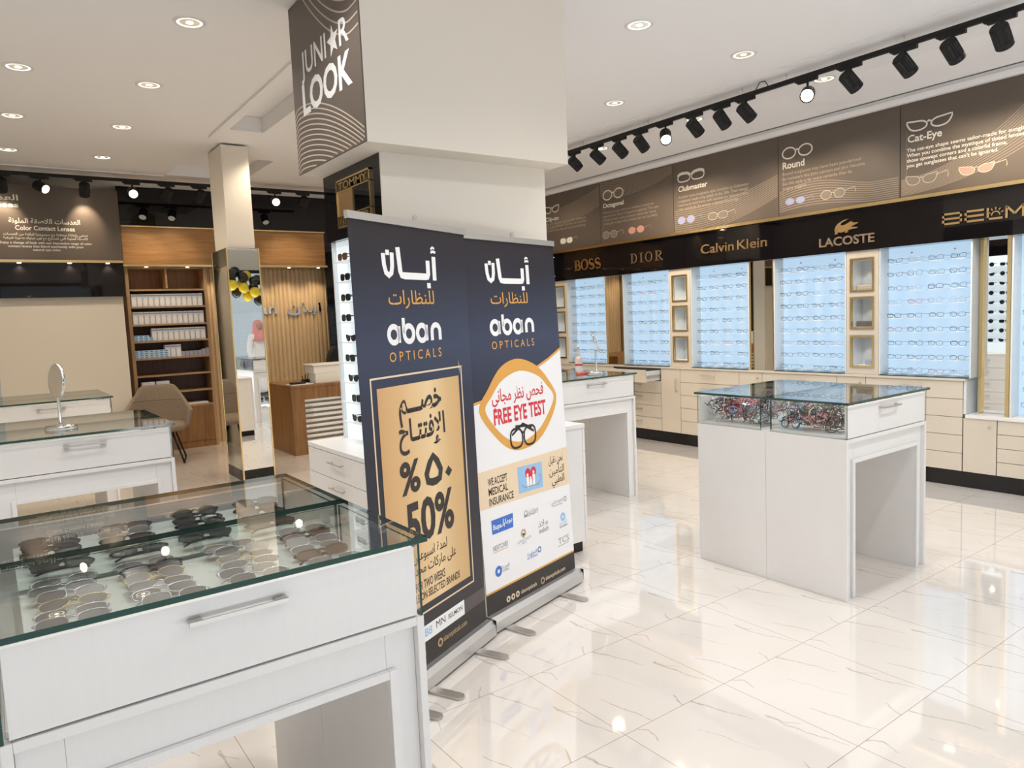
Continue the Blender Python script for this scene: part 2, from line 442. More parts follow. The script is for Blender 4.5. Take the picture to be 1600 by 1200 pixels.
def tag(o, label, cat, group=None):
    o['label'] = label; o['category'] = cat
    if group: o['group'] = group
    return o
def thing(name, label, cat, loc=(0,0,0), rotz=0.0, group=None):
    o = bpy.data.objects.new(name, None); COL.objects.link(o)
    o.location = loc; o.rotation_euler = (0,0,rotz); o.empty_display_size = 0.1
    return tag(o, label, cat, group)
def struct(o): o['kind'] = 'structure'; return o
def dup(root, loc=None, rot=None, label=None, group=None):
    r = root.copy(); COL.objects.link(r)
    if loc is not None: r.location = loc
    if rot is not None: r.rotation_euler = rot
    if label: r['label'] = label
    if group: r['group'] = group
    for ch in list(root.children):
        c = ch.copy(); COL.objects.link(c); c.parent = r
        for g in list(ch.children):
            d = g.copy(); COL.objects.link(d); d.parent = c
    return r
ORD = ['first', 'second', 'third', 'fourth', 'fifth', 'sixth', 'seventh', 'eighth', 'ninth', 'tenth', 'eleventh', 'twelfth', 'thirteenth', 'fourteenth']
EX, EY, EZ = V3(1,0,0), V3(0,1,0), V3(0,0,1)
RW = (V3(0,-1,0), EZ)      # plane axes seen on the right wall: reading direction runs towards -y
BW = (EX, EZ)              # and on the back wall

# ------------------------------------------------------------------ room shell
CEIL = 3.55
struct(MB(floorm).box(-2.2, -2.6, -0.1, 7.3, 11.4, 0).build('floor'))
struct(MB(pave).box(-14, -30, -0.14, 22, -2.62, -0.04).build('ground'))
mb = MB(paint)
def slab_with_holes(mb, x0, y0, x1, y1, z0, z1, holes, m):
    xs = sorted({x0, x1, *[h[0] for h in holes], *[h[2] for h in holes]}); ys = sorted({y0, y1, *[h[1] for h in holes], *[h[3] for h in holes]})
    for i in range(len(xs)-1):
        for j in range(len(ys)-1):
            cx, cy = (xs[i]+xs[i+1])/2, (ys[j]+ys[j+1])/2
            if any(h[0] < cx < h[2] and h[1] < cy < h[3] for h in holes): continue
            mb.box(xs[i], ys[j], z0, xs[i+1], ys[j+1], z1, m)
HOLES = [(2.07, 5.3, 2.39, 7.30), (1.98, 8.55, 2.9, 9.80)]
slab_with_holes(mb, -2.2, -2.6, 7.3, 11.4, CEIL, CEIL+0.13, HOLES, paint)
mb.box(-2.2, -2.6, CEIL+0.131, 7.3, 11.4, CEIL+0.25)
struct(mb.build('ceiling'))
mb = MB(paint)                        # flush frame round the ceiling slot, perimeter band, cornice on the sign wall
for q in ((1.98, 5.2, 2.07, 7.71), (2.39, 5.2, 2.50, 7.71), (2.07, 7.30, 2.39, 7.71), (2.07, 5.2, 2.39, 5.3)): mb.box(q[0], q[1], CEIL-0.02, q[2], q[3], CEIL-0.0005)
struct(mb.build('trim_1'))
mb = MB(paint).box(5.42, -2.6, CEIL-0.012, 6.12, 9.85, CEIL-0.0005).add([(6.12, -2.5, CEIL-.012), (6.69, -2.5, 3.432), (6.69, 9.9, 3.432), (6.12, 9.9, CEIL-.012), (6.12, -2.5, CEIL-.001), (6.69, -2.5, CEIL-.001), (6.69, 9.9, CEIL-.001), (6.12, 9.9, CEIL-.001)], [(0, 3, 2, 1), (4, 5, 6, 7), (0, 1, 5, 4), (1, 2, 6, 5), (2, 3, 7, 6)], None).box(-2.2, 9.85, CEIL-0.012, 1.97, 10.7, CEIL-0.0005)
struct(mb.build('trim_2'))
mb = MB(paint).box(6.67, 1.0, 3.342, 6.95, 9.9, 3.395).box(6.70, 1.0, 3.3955, 6.95, 9.9, 3.43)
struct(mb.build('trim_3', bevel=0.006))
struct(MB(wallpaint).box(7.1, -2.6, 0, 7.25, 11.4, CEIL-0.0005).build('wall_right'))
struct(MB(wallpaint).box(-2.05, 10.22, 0, 1.445, 11.099, 2.49).build('wall_back.001'))
struct(MB(wallpaint).box(-2.2, 11.1, 0, 7.1, 11.3, CEIL-0.0005).build('wall_back'))
struct(MB(wallpaint).box(-2.2, -2.6, 0, -2.05, 11.1, CEIL-0.0005).build('wall_left'))
mb = MB(wallpaint).box(-2.05, -2.62, 3.05, 7.1, -2.5, CEIL-0.0005).box(-2.05, -2.62, 0, -1.8, -2.5, 3.05).box(6.8, -2.62, 0, 7.1, -2.5, 3.05)
struct(mb.build('wall_front'))
win = struct(MB(blackm).box(-1.8, -2.6, 0, 6.8, -2.52, 0.08).box(-1.8, -2.6, 2.97, 6.8, -2.52, 3.05).build('window_1'))
for x in (-1.78, 0.4, 2.5, 4.6, 6.74): MB(blackm).box(x-0.03, -2.6, 0.08, x+0.03, -2.52, 2.97).build('mullion', win)
MB(glass, edge).pane(-1.8, -2.565, 0.08, 6.8, -2.555, 2.97, glass, edge).build('window_pane', win)
# black glossy band over the wood header and the deep cream wall on the left
struct(MB(blackg).box(1.55, 10.74, 3.03, 7.1, 10.78, CEIL-0.001).build('trim_4'))
struct(MB(blackg).box(4.32, 10.74, 0.0, 7.1, 10.78, 3.03).build('trim_5'))
struct(MB(mat('pale_blue_door_glass', (0.50, 0.56, 0.62), 0.15)).box(-0.75, 10.20, 0, 0.105, 10.219, 2.05).build('door_1'))

# ------------------------------------------------------------------ big column with the boxed-out head
struct(MB(colpaint).box(1.885, 3.6915, 0, 2.97, 4.47, 2.56).box(1.834, 3.678, 0, 2.982, 3.6914, 2.5598).build('column'))
struct(MB(colpaint).box(1.68, 3.50, 2.56, 3.03, 4.48, CEIL-0.0005).build('column.001'))
struct(MB(colpaint).box(2.14, 7.91, 2.4, 2.415, 8.42, CEIL-0.0205).build('column.002'))

# ------------------------------------------------------------------ eyewear shapes
def lens_pts(kind, n=18, side=1):
    # outline of one lens, about 2 wide and 1.6 high; side=+1 is the right lens (outer edge at +x)
    out = []
    for i in range(n):
        a = 2*PI*i/n; c, s_ = math.cos(a), math.sin(a)
        if kind == 'round': x, y = c*0.92, s_*0.92
        elif kind == 'octagon':
            k = 1/max(abs(math.cos(((a+PI/8) % (PI/4))-PI/8)), .5)*0.9; x, y = c*k, s_*k
        elif kind == 'square':
            e = 0.55; x = math.copysign(abs(c)**e, c); y = math.copysign(abs(s_)**e, s_)*0.78
        elif kind == 'cat':
            k = max(0, 1 - abs(math.degrees(a) - 35)/45)
            x, y = c*.92 + .42*k, s_*0.70 + .42*k - .08
        elif kind == 'aviator':
            x, y = c*(0.98 - 0.12*(-s_)), s_*0.88 - (0.15*c if s_ < 0 else 0.0)
        else:  # rounded
            e = 0.75; x = math.copysign(abs(c)**e, c); y = math.copysign(abs(s_)**e, s_)*0.82
            y += 0.06*x*(s_ > 0)
        out.append((x*side, y))
    return out if side > 0 else out
def glasses_print(mb, x, y, w, h, kind, o, a, c, rim, lens=None, thick=0.05, lift=0.001, temple=False, brow=False):
    # a flat printed pair of spectacles filling w x h from lower-left (x, y)
    ww = w*0.72 if temple else w
    lw, lh = ww*0.235, h*0.5/0.9
    cy = y + h*0.5
    for sd in (-1, 1):
        cx = x + ww*0.5 + sd*ww*0.265
        p = [(cx + q[0]*lw, cy + q[1]*lh) for q in lens_pts(kind, 20, sd)]
        if sd < 0: p = p[::-1]
        if lens: mb.flat(p, Vector(o) + a.cross(c)*(lift), a, c, lens)
        mb.ribbon(p, thick*h*1.6, o, a, c, rim, True, lift + 0.0006)
        if brow:
            top = [q for q in p if q[1] > cy + lh*0.2]
            top.sort(); mb.ribbon(top, thick*h*3.6, o, a, c, rim, False, lift + 0.0009)
    mb.ribbon([(x+ww*.5-ww*.04, cy+lh*.25), (x+ww*.5, cy+lh*.42), (x+ww*.5+ww*.04, cy+lh*.25)], thick*h*1.8, o, a, c, rim, False, lift + 0.0006)
    if temple:
        mb.ribbon([(x+ww*0.98, cy+lh*.35), (x+w*0.98, cy+lh*0.75), (x+w, cy+lh*0.1), (x+w*0.99, cy-lh*0.3)], thick*h*1.5, o, a, c, rim, False, lift + 0.0006)

def frame_mesh(mb, kind, w=0.134, r=0.0016, n=5, fm=None, lm=None, folded=False, brow=0.0, pts=16, tilt=0.0, tl=0.135):
    # real spectacles: front in the XZ plane facing -Y, lowest point at z = 0
    lw, lh = w*0.205, w*0.205*(1.0 if kind in ('round', 'octagon') else 0.86)
    z0 = lh*0.95 + r
    rims, lenses = [], []
    for sd in (-1, 1):
        cx = sd*w*0.26
        p = [(cx + q[0]*lw, -0.0035*(1-abs(cx + q[0]*lw)/(w*0.5)), z0 + q[1]*lh) for q in lens_pts(kind, pts, sd)]
        rims.append(p)
        if lm is not None: mb.add([V3(*q) for q in p], [tuple(range(pts)) if sd < 0 else tuple(reversed(range(pts)))], lm)
        mb.tube(p, r, n, True, fm)
        if brow:
            top = sorted([q for q in p if q[2] > z0 + lh*0.15])
            mb.tube(top, r + brow, n, False, fm)
    mb.tube([(-w*.065, -.003, z0+lh*.22), (0, -.005, z0+lh*.42), (w*.065, -.003, z0+lh*.22)], r*1.05, n, False, fm)
    zt = z0 + lh*0.45
    for sd in (-1, 1):
        hx = sd*w*0.5
        mb.tube([(sd*w*.452, -.001, zt), (hx, 0.004, zt)], r*1.2, n, False, fm)
        if folded:
            y = 0.008 + (0.005 if sd > 0 else 0.0)
            mb.tube([(hx, 0.004, zt), (hx*0.93, y, zt), (-hx*0.55, y+.004, zt-.002), (-hx*0.86, y+.004, max(zt-.018, r))], r*1.15, n, False, fm)
        else:
            mb.tube([(hx, 0.004, zt), (hx, 0.02, zt), (hx*.98, tl*.72, zt-.001), (hx*.95, tl, zt-.022)], r*1.05, n, False, fm)
    return mb
def eyewear(kind, fm, lm=None, **kw):
    return frame_mesh(MB(), kind, fm=fm, lm=lm, **kw)

# ------------------------------------------------------------------ right-hand display wall
XF, XB, XC = 6.72, 6.88, 6.70
def bar_handle(parent, ctr, along, out, length=0.2, h=0.028, m=steel, sq=False):
    a, u = Vector(along), Vector(out); c = Vector(ctr)
    mb = MB(m)
    if sq:
        up = a.cross(u)
        def bx(p, q, d1, d2, L):
            vs = []
            for e in (p, q):
                for s1, s2 in ((-1,-1), (1,-1), (1,1), (-1,1)): vs.append(e + d1*s1 + d2*s2)
            mb.add(vs, [(0,3,2,1), (4,5,6,7), (0,1,5,4), (1,2,6,5), (2,3,7,6), (3,0,4,7)])
        bx(c - a*length/2 + u*h, c + a*length/2 + u*h, up*0.0045, u*0.003, 0)
        for sgn in (-1, 1): 
            e = c + a*sgn*(length/2-0.014)
            bx(e, e + u*(h-0.001), up*0.0045, a*0.013, 0)
    else:
        mb.cyl(c - a*length/2 + u*h, c + a*length/2 + u*h, 0.0055, n=8)
        for sgn in (-1, 1): mb.cyl(c + a*sgn*length*0.4, c + a*sgn*length*0.4 + u*h, 0.0045, n=8)
    return mb.build('handle', parent)

def cabinet(y0, y1, kind, z0, z1, rows, label, group, handles=True, open_top=False):
    t = thing('drawer_cabinet' if kind == 'dr' else 'cupboard', label, 'cabinet', (XC, (y0+y1)/2, z0), 0, group)
    MB(seam, cream).box(XF+0.0005, y0+.002, z0, 7.09, y1-.002, z1, cream).box(XC+.0182, y0+.001, z0, XF, y1-.001, z1, seam).build('body', t)
    if kind == 'dr':
        h = (z1 - z0)/rows
        for k in range(rows):
            a, b_ = z0 + k*h + .0022, z0 + (k+1)*h - .0022
            top = open_top and k == rows-1
            dx = 0.27 if top else 0
            mb = MB(cream).box(XC-dx, y0+.003, a, XC+.018-dx, y1-.003, b_)
            if top:
                mb.box(XC+.0181-dx, y0+.02, a+.01, XC+.018, y0+.035, b_-.02, recessw).box(XC+.0181-dx, y1-.035, a+.01, XC+.018, y1-.02, b_-.02, recessw).box(XC+.0181-dx, y0+.0351, a+.01, XC+.018, y1-.0351, a+.02, recessw)
                mb.box(XC+.05-dx, y0+.008, a+.045, XC+.018, y0+.0195, a+.075, steel)
            d = mb.build('drawer', t)
            if handles: bar_handle(d, (XC-dx, (y0+y1)/2, b_-.055), EY, -EX, 0.20)
    else:
        d = MB(cream).box(XC, y0+.003, z0+.0022, XC+.018, y1-.003, z1-.0022).build('door', t)
        if kind == 'doorv': bar_handle(d, (XC, y0+.055, z1-.20), EZ, -EX, 0.17)
        else: MB(steel).lathe([(.004, 0), (.004, .012), (.010, .016), (.010, .024), (.006, .027)], (XC, y0+.05, z1-.06), 12, None, -EX).build('knob', d)
    return t
G = 'cream base cabinets along the right wall'
cabinet(2.72, 3.565, 'dr', .14, .92, 5, 'cream five-drawer cabinet at the step where the counter drops lower', G, True)
cabinet(3.565, 3.855, 'door', .14, .92, 1, 'narrow cream cupboard just left of the stepped end drawers', G)
cabinet(3.855, 4.695, 'dr', .14, .92, 5, 'cream drawer cabinet hidden mostly behind the white island counter', G)
cabinet(4.695, 4.99, 'door', .14, .92, 1, 'narrow cream cupboard under the black-topped wall mirror', G)
cabinet(4.99, 5.83, 'dr', .14, .92, 5, 'cream drawer cabinet left of the island with bar handles', G)
cabinet(5.83, 6.137, 'doorv', .14, .92, 1, 'narrow cream cupboard with a vertical bar handle', G)
cabinet(6.137, 6.97, 'dr', .14, .92, 5, 'cream drawer cabinet with its top drawer pulled open', G, True, True)
cabinet(6.97, 7.27, 'door', .14, .92, 1, 'narrow cream cupboard just left of the open-drawer cabinet', G)
cabinet(7.27, 8.1, 'dr', .14, .92, 5, 'farthest cream drawer cabinet behind the round mirror counter', G)
cabinet(2.459, 2.716, 'door', .14, .605, 1, 'low cream cupboard beside the step under the gold-edged mirror', G)
cabinet(1.83, 2.457, 'dr', .14, .605, 4, 'low cream four-drawer cabinet cut by the right photo edge', G)
struct(MB(blackg).box(XF, 1.5, 0, 7.09, 8.3, .139).build('baseboard_right'))
tag(MB(cream).box(6.69, 2.70, .9205, 7.09, 8.3, .943).build('countertop', bevel=.002), 'long cream countertop below the lit eyeglass panels', 'countertop')
tag(MB(white).box(6.69, 1.83, .6055, 7.09, 2.6985, .635).build('countertop', bevel=.002), 'low white countertop at the right photo edge', 'countertop')
MB_side = MB(recessw).box(6.71, 2.6985, .636, 7.09, 2.7195, .92)
tag(MB_side.build('end_panel'), 'white end panel closing the taller counter at the step', 'panel')

# lit panels
PANELS = [('cut', 1.55, 2.38, .637), ('E', 2.67, 3.452, .945), ('D', 3.768, 4.56, .945), ('C', 4.86, 5.662, .945), ('B', 5.985, 6.778, .945), ('A', 7.10, 7.885, .945)]
PNAME = {'cut': 'rightmost lit panel', 'E': 'nearest full lit panel', 'D': 'second nearest full lit panel', 'C': 'third nearest full lit panel',
         'B': 'second farthest lit panel', 'A': 'farthest lit panel'}
PLAB = {'cut': 'lit blue-white eyeglass panel cut by the right photo edge', 'E': 'lit blue-white eyeglass panel left of the gold-edged mirror', 'D': 'lit blue-white eyeglass panel under the crocodile emblem',
        'C': 'lit blue-white eyeglass panel between niche column and black-topped mirror', 'B': 'lit eyeglass panel second farthest along the right wall', 'A': 'lit eyeglass panel farthest along the right wall'}
ROWZ = [1.965 - .1245*k for k in range(9)]
GSPOT = []
for key, y0, y1, zb in PANELS:
    t = thing('eyeglass_display', PLAB[key], 'display panel', (XB, (y0+y1)/2, zb), 0, 'lit eyeglass panels on the right wall')
    MB(lit).box(XB, y0, zb, XB+.02, y1, 2.109).build('back_panel', t)
    for yy in ((y0, y0+.012), (y1-.012, y1)): MB(recessw).box(XF, yy[0], zb, XB-.0005, yy[1], 2.109).build('side_wall', t)
    rows = ROWZ if zb > .9 else ROWZ + [ROWZ[-1]-.1245, ROWZ[-1]-.249]
    n = 4
    for k, z in enumerate(rows):
        mb = MB(acrylic)
        for i in range(n):
            yc = y1 - .045 - (i + .5)*(y1 - y0 - .07)/n
            mb.box(XF+.012, yc-.055, z-.005, XB-.0006, yc+.055, z-.001)
            GSPOT.append((key, k, i, yc, z, n))
        mb.build('acrylic_shelf', t)
    mb = MB(steel)
    for yy in (y0+.20, y1-.22):
        for z in (2.055, zb+.045): mb.cyl((XB, yy, z), (XB-.012, yy, z), .007, n=10)
    mb.build('standoff', t)
    if zb > .9:
        tag(MB(glass, edge).pane(6.689, y0+.02, .9435, XB-.002, y1-.02, .9515, glass, edge).build('glass_plate'),
            'green-edged glass plate on the countertop below the ' + PNAME[key], 'glass plate')
E_STY = []
for kd, fr_, r_ in (('rounded', 'black', .0017), ('square', 'charcoal', .0016), ('round', 'silver', .0011), ('rounded', 'navy', .0015), ('square', 'black', .0019),
                    ('cat', 'tortoise', .0017), ('round', 'black', .0012), ('aviator', 'silver', .0010), ('rounded', 'charcoal', .0013), ('square', 'silver', .0011), ('rounded', 'red', .0015)):
    ob = eyewear(kd, FR[fr_], lensglass, r=r_, n=4, pts=14).build('eyeglasses')
    word = {'rounded': 'rounded', 'square': 'rectangular', 'round': 'round', 'cat': 'upswept', 'aviator': 'teardrop'}[kd]
    E_STY.append((ob, fr_.replace('charcoal', 'dark grey').replace('tortoise', 'brown') + ' ' + word))
first = set()
for key, k, i, yc, z, n in GSPOT:
    if key == 'cut' and i > 0: continue
    j = random.choice([0, 0, 1, 1, 2, 3, 4, 5, 6, 7, 8, 8, 9, 10 if random.random() < .4 else 0])
    src, word = E_STY[j]
    if j in first: o = src.copy(); COL.objects.link(o)
    else: o = src; first.add(j)
    o.location = (XF + .022, yc + random.uniform(-.008, .008), z - .0008)
    o.rotation_euler = (0, 0, -PI/2 + random.uniform(-.10, .10))
    sd = 'first' if i == 0 else ORD[i]
    tag(o, f'{word} glasses, {sd} from left in {ORD[k]} row of {PNAME[key]}', 'eyeglasses', 'eyeglasses on the ' + PNAME[key])
for j, (ob, w_) in enumerate(E_STY):
    if j not in first: bpy.data.objects.remove(ob)

# niche columns
def niche_column(y0, y1, label, items=()):
    t = thing('niche_column', label, 'display column', (XF, (y0+y1)/2, .945), 0, 'niche columns between the lit panels')
    ya, yb = y0 + .04, y1 - .035
    zs = [(1.007, 1.314), (1.372, 1.678), (1.724, 2.04)]
    mb = MB(cream)
    mb.box(XF, y0, .945, XF+.02, ya, 2.109).box(XF, yb, .945, XF+.02, y1, 2.109)
    zz = [.945] + [q for p in zs for q in p] + [2.109]
    for k in range(0, 8, 2): mb.box(XF, ya, zz[k], XF+.02, yb, zz[k+1])
    mb.build('face', t)
    for a, b_ in zs:
        MB(recessw).box(XF+.0205, ya+.0185, a+.0185, XB+.03, ya+.022, b_-.0185).box(XF+.0205, yb-.022, a+.0185, XB+.03, yb-.0185, b_-.0185).box(XF+.0205, ya+.022, a+.0185, XB+.03, yb-.022, a+.022)\
            .box(XF+.0205, ya+.022, b_-.022, XB+.03, yb-.022, b_-.0185).box(XB+.03, ya+.0185, a+.0185, XB+.034, yb-.0185, b_-.0185).build('niche_box', t)
        mb = MB(gold)
        for q in ((ya, ya+.018, a, b_), (yb-.018, yb, a, b_), (ya+.0181, yb-.0181, a, a+.018), (ya+.0181, yb-.0181, b_-.018, b_)):
            mb.box(XF-.008, q[0], q[2], XF+.10, q[1], q[3])
        mb.build('gold_frame', t)
        light('niche_light', 'SPOT', (XF+.075, (ya+yb)/2, b_-.024), 1.1, (1, .93, .82), (.25, 0, -1), spot_size=R(75), spot_blend=.5, shadow_soft_size=.012)
    return ya, yb, zs
NC = 'cream column with three gold-framed niches '
ya, yb, zs = niche_column(3.456, 3.764, NC + 'beside the nearest lit panels')
niche_column(5.668, 5.980, NC + 'in the middle of the wall')
niche_column(7.890, 8.20, NC + 'beside the standing banner')
tag(MB(mat('beige_case', (.50, .42, .34), .5)).box(XF+.05, ya+.03, zs[2][0]+.0225, XF+.12, yb-.035, zs[2][0]+.065).build('eyeglass_case', bevel=.008), 'beige eyeglass case in the top niche of the nearest niche column', 'case')
tag(MB(mat('taupe_case', (.13, .11, .105), .5)).box(XF+.05, ya+.03, zs[1][0]+.0225, XF+.12, yb-.035, zs[1][0]+.075).build('eyeglass_case', bevel=.006), 'dark taupe eyeglass case in the middle niche of the nearest niche column', 'case')
tag(MB(mat('grey_case', (.33, .37, .42), .5)).box(XF+.06, ya+.03, zs[0][0]+.0225, XF+.13, ya+.12, zs[0][0]+.07).build('eyeglass_case', bevel=.006), 'small grey eyeglass case in the bottom niche of the nearest niche column', 'case')

def wall_mirror(y0, y1, zb, label):
    t = thing('wall_mirror', label, 'mirror', (XB, (y0+y1)/2, zb), 0, 'tall mirrors between the lit panels')
    xm = XB if zb < .9 else XF+.004
    MB(mirror).box(xm, y0, zb, xm+.006, y1, 2.109).build('mirror_glass', t)
    wd = .030
    for a in (y0, y1-wd): (MB(gold).box(*((XF, a, zb, XF+.030) if a == y0 else (XB-.03, a, zb, XB-.0005)), a+wd, 2.109) if zb < .9 else MB(goldflat).box(XF-.004, a+(.0 if a == y0 else .022), zb, XF+.0035, a+(.008 if a == y0 else .030), 2.109)).build('side_trim', t)
wall_mirror(2.384, 2.666, .637, 'tall gold-edged mirror standing on the low white countertop')
wall_mirror(4.564, 4.856, .945, 'tall wall mirror between the second and third lit panels')
wall_mirror(6.782, 7.096, .945, 'tall wall mirror reflecting wood slats, near the far end')

# black fascia with gold lettering
fas = thing('sign_fascia', 'long glossy black fascia with gold lettering over the lit panels', 'sign', (6.70, 5, 2.11))
MB(blackg).box(6.70, 1.5, 2.11, 7.09, 8.35, 2.498).build('fascia_board', fas)
MB(gold).box(6.655, 1.5, 2.4985, 7.09, 8.35, 2.528).build('gold_ledge', fas)
O = (6.6995, 0, 0)
def wl(y): return -y          # coordinate along the reading direction on the right wall
def slab_serif(mb, segs, depth, m, o=O, a=RW[0], c=RW[1]):
    for s_ in segs: mb.flat(s_, o, a, c, m, depth)
# serif capitals drawn as outlines on a 0..1 box
def serif_word(mb, word, x, y, w, cap, m, gap, depth=.012, fat=.24, thin=.07):
    n = len(word); adv = {'I': .42, 'B': .92, 'O': 1.0, 'S': .8, 'D': 1.0, 'R': 1.0}
    tot = sum(adv[c] for c in word) + gap*(n-1); k = w/tot; cx = x
    for ch in word:
        aw = adv[ch]*k
        def P(pts): mb.flat([(cx + p[0]*aw, y + p[1]*cap) for p in pts], O, RW[0], RW[1], m, depth)
        def Rb(pts, wd): mb.ribbon([(cx + p[0]*aw, y + p[1]*cap) for p in pts], [q*cap for q in wd], O, RW[0], RW[1], m, False, depth)
        def stem(x0): P([(x0, 0), (x0+fat*k/aw*.9, 0), (x0+fat*k/aw*.9, 1), (x0, 1)])
        def serifs(x0, x1):
            for yy in (0, .93): P([(x0, yy), (x1, yy), (x1, yy+.07), (x0, yy+.07)])
        arc = lambda cx_, cy, rx, ry, a0, a1, n=12: [(cx_ + rx*math.cos(R(a0+(a1-a0)*i/n)), cy + ry*math.sin(R(a0+(a1-a0)*i/n))) for i in range(n+1)]
        vw = lambda pts: [thin + (fat-thin)*abs(math.cos(math.atan2(p[1]-.5, (p[0]-.5)*1.0))) for p in pts]
        if ch == 'I': stem(.26); serifs(0, 1)
        if ch == 'O':
            p = arc(.5, .5, .42, .47, 0, 360, 28); Rb(p, vw(p))
        if ch == 'D':
            stem(.12); serifs(0, .5); p = arc(.42, .5, .48, .465, 90, -90, 16); Rb(p, [thin + (fat-thin)*abs(math.cos(R(90-180*i/16))) for i in range(17)])
        if ch in 'BR':
            stem(.12); serifs(0, .5)
            p = arc(.45, .74, .36, .225, 90, -90, 12); Rb(p, [thin + (fat-thin)*.9*abs(math.cos(R(90-15*i))) for i in range(13)])
            if ch == 'B':
                p = arc(.47, .27, .42, .24, 90, -90, 12); Rb(p, [thin + (fat-thin)*abs(math.cos(R(90-15*i))) for i in range(13)])
            else: Rb([(.5, .5), (.72, .22), (.98, .03)], [fat*.8, fat*.8, fat*.7])
        if ch == 'S':
            p = arc(.5, .73, .36, .225, 20, 230, 12) + arc(.5, .26, .40, .225, 60, -160, 12)
            Rb(p, [thin + .03 + (fat-thin)*math.exp(-((i-12.5)/5.5)**2) for i in range(len(p))])
        cx += aw + gap*k
mb = MB(goldflat); serif_word(mb, 'BOSS', wl(7.67), 2.226, .535, .140, goldflat, .06); mb.build('lettering', fas)['label'] = 'orange-gold serif letters'
mb = MB(brassdim); serif_word(mb, 'DIOR', wl(6.59), 2.236, .535, .120, brassdim, .35, fat=.17, thin=.05); mb.build('lettering', fas)['label'] = 'thin bronze serif letters'
MB(goldflat).text('Calvin', wl(5.477), 2.251, .450, .100, O, *RW, goldflat, 0.002, .012).build('lettering', fas)['label'] = 'plain gold letters, first word'
MB(goldflat).text('Klein', wl(4.980), 2.251, .366, .100, O, *RW, goldflat, 0.002, .012).build('lettering', fas)['label'] = 'plain gold letters, second word'
mb = MB(brassdim).text('LACOSTE', wl(4.025), 2.178, .544, .078, O, *RW, brassdim, .018, .012); mb.build('lettering', fas)['label'] = 'bold bronze capitals under the crocodile'
# crocodile emblem
cx0, cy0, cw, chh = wl(3.872), 2.282, .235, .135
croc = [(.62, 1.0), (.40, .93), (.18, .76), (.06, .54), (.02, .30), (.05, .14), (.02, .02), (.13, .0), (.17, .14), (.29, .09), (.42, .13), (.49, .19), (.46, .05), (.57, .05), (.61, .23), (.74, .25), (.97, .28), (1.0, .35), (.82, .39), (.70, .45),
        (.82, .50), (.98, .60), (1.0, .68), (.88, .67), (.78, .72), (.70, .80), (.62, .71), (.50, .63), (.36, .58), (.27, .62), (.32, .76), (.48, .88)]
mb = MB(goldflat).flat([(cx0 + p[0]*cw, cy0 + p[1]*chh) for p in croc][::-1][::-1], O, *RW, goldflat, .012)
mb.build('crocodile_emblem', fas)
mb = MB(goldflat)
bx0, by0, bh = wl(2.897), 2.247, .098
lw_ = .235
def bar(x0, y0, x1, y1, th=.017): mb.ribbon([(bx0+x0, by0+y0), (bx0+x1, by0+y1)], th, O, *RW, goldflat, False, .012)
xs = 0
for y in (.0085, .049, .0895): bar(0, y, .155, y)
for x in (.0085, .147): bar(x, 0, x, bh)
for y in (.0085, .049, .0895): bar(.175, y, .320, y)
bar(.183, 0, .183, bh)
bar(.348, 0, .348, bh); bar(.34, .0085, .455, .0085)
bar(.482, 0, .482, bh); bar(.482, bh-.005, .54, .03); bar(.54, .03, .598, bh-.005); bar(.598, 0, .598, bh)
for x in (.640, .775): bar(x, 0, x, bh)
for y in (.0085, .0895): bar(.632, y, .783, y)
for x in (.815, .945): bar(x, 0, x, bh)
bar(.815, .0895, .945, .0085)
mb.ribbon([(bx0+.405+.030*math.cos(R(q)), by0+.034+.030*math.sin(R(q))) for q in range(0, 181, 20)], .009, O, *RW, goldflat, False, .012)
for q in (25, 58, 90, 122, 155): mb.ribbon([(bx0+.405+.042*math.cos(R(q)), by0+.036+.042*math.sin(R(q))), (bx0+.405+.062*math.cos(R(q)), by0+.036+.062*math.sin(R(q)))], .008, O, *RW, goldflat, False, .012)
mb.build('lettering', fas)['label'] = 'squared gold letters with a rising sun'

# brown information signs above the fascia
def wave_clip(mb, fn, s0, s1, wd, lo, hi, o, ax, m, n=46, lift=.0008):
    run = []
    for i in range(n+1):
        s_ = s0 + (s1-s0)*i/n; z = fn(s_)
        if z is not None and lo < z < hi: run.append((s_, z))
        else:
            if len(run) > 1: mb.ribbon(run, wd, o, *ax, m, False, lift)
            run = []
    if len(run) > 1: mb.ribbon(run, wd, o, *ax, m, False, lift)
SG = 'brown glasses-shape signs above the right wall'
def info_sign(y1, y0, head, hbox, icon, lines, prints, waves, label, brow=False):
    t = thing('information_sign', label, 'sign', (XF, (y0+y1)/2, 2.53), 0, SG)
    MB(brown, seam).box(XF, y0+.0015, 2.529, XF+.02, y1-.0015, 3.3415).build('sign_board', t)
    o = (XF-.0003, -0, 0)
    mb = MB(signl)
    for fn in waves: wave_clip(mb, fn, wl(y1)+.01, wl(y0)-.01, .0085, 2.54, 3.33, o, RW, signl)
    if waves: mb.build('wave_print', t)
    if icon:
        mb = MB(signw); glasses_print(mb, icon[0], icon[1], icon[2], icon[3], icon[4], o, *RW, signw, None, .085, .0012, False, brow); mb.build('glasses_icon', t)
    mb = MB(signw).text(head, hbox[0], hbox[1], hbox[2], hbox[3], o, *RW, signw, .022, 0, .0012); mb.build('heading', t)
    if lines:
        mb = MB(signd)
        for (s_, x, y, w) in lines: mb.text(s_, x, y, w, .030, o, *RW, lines_m, .012, 0, .0012)
        mb.build('paragraph', t)
    MB(signl).ribbon([(wl(y1)+.055, 2.72), (wl(y1)+.055, 3.10)], .004, o, *RW, signl, False, .0012).build('divider_line', t)
    for (x, y, w, h, kd, rm, ln) in prints:
        mb = MB(rm); glasses_print(mb, x, y, w, h, kd, o, *RW, rm, ln, .035, .0016, True); mb.build('sunglasses_print', t)
lines_m = signw
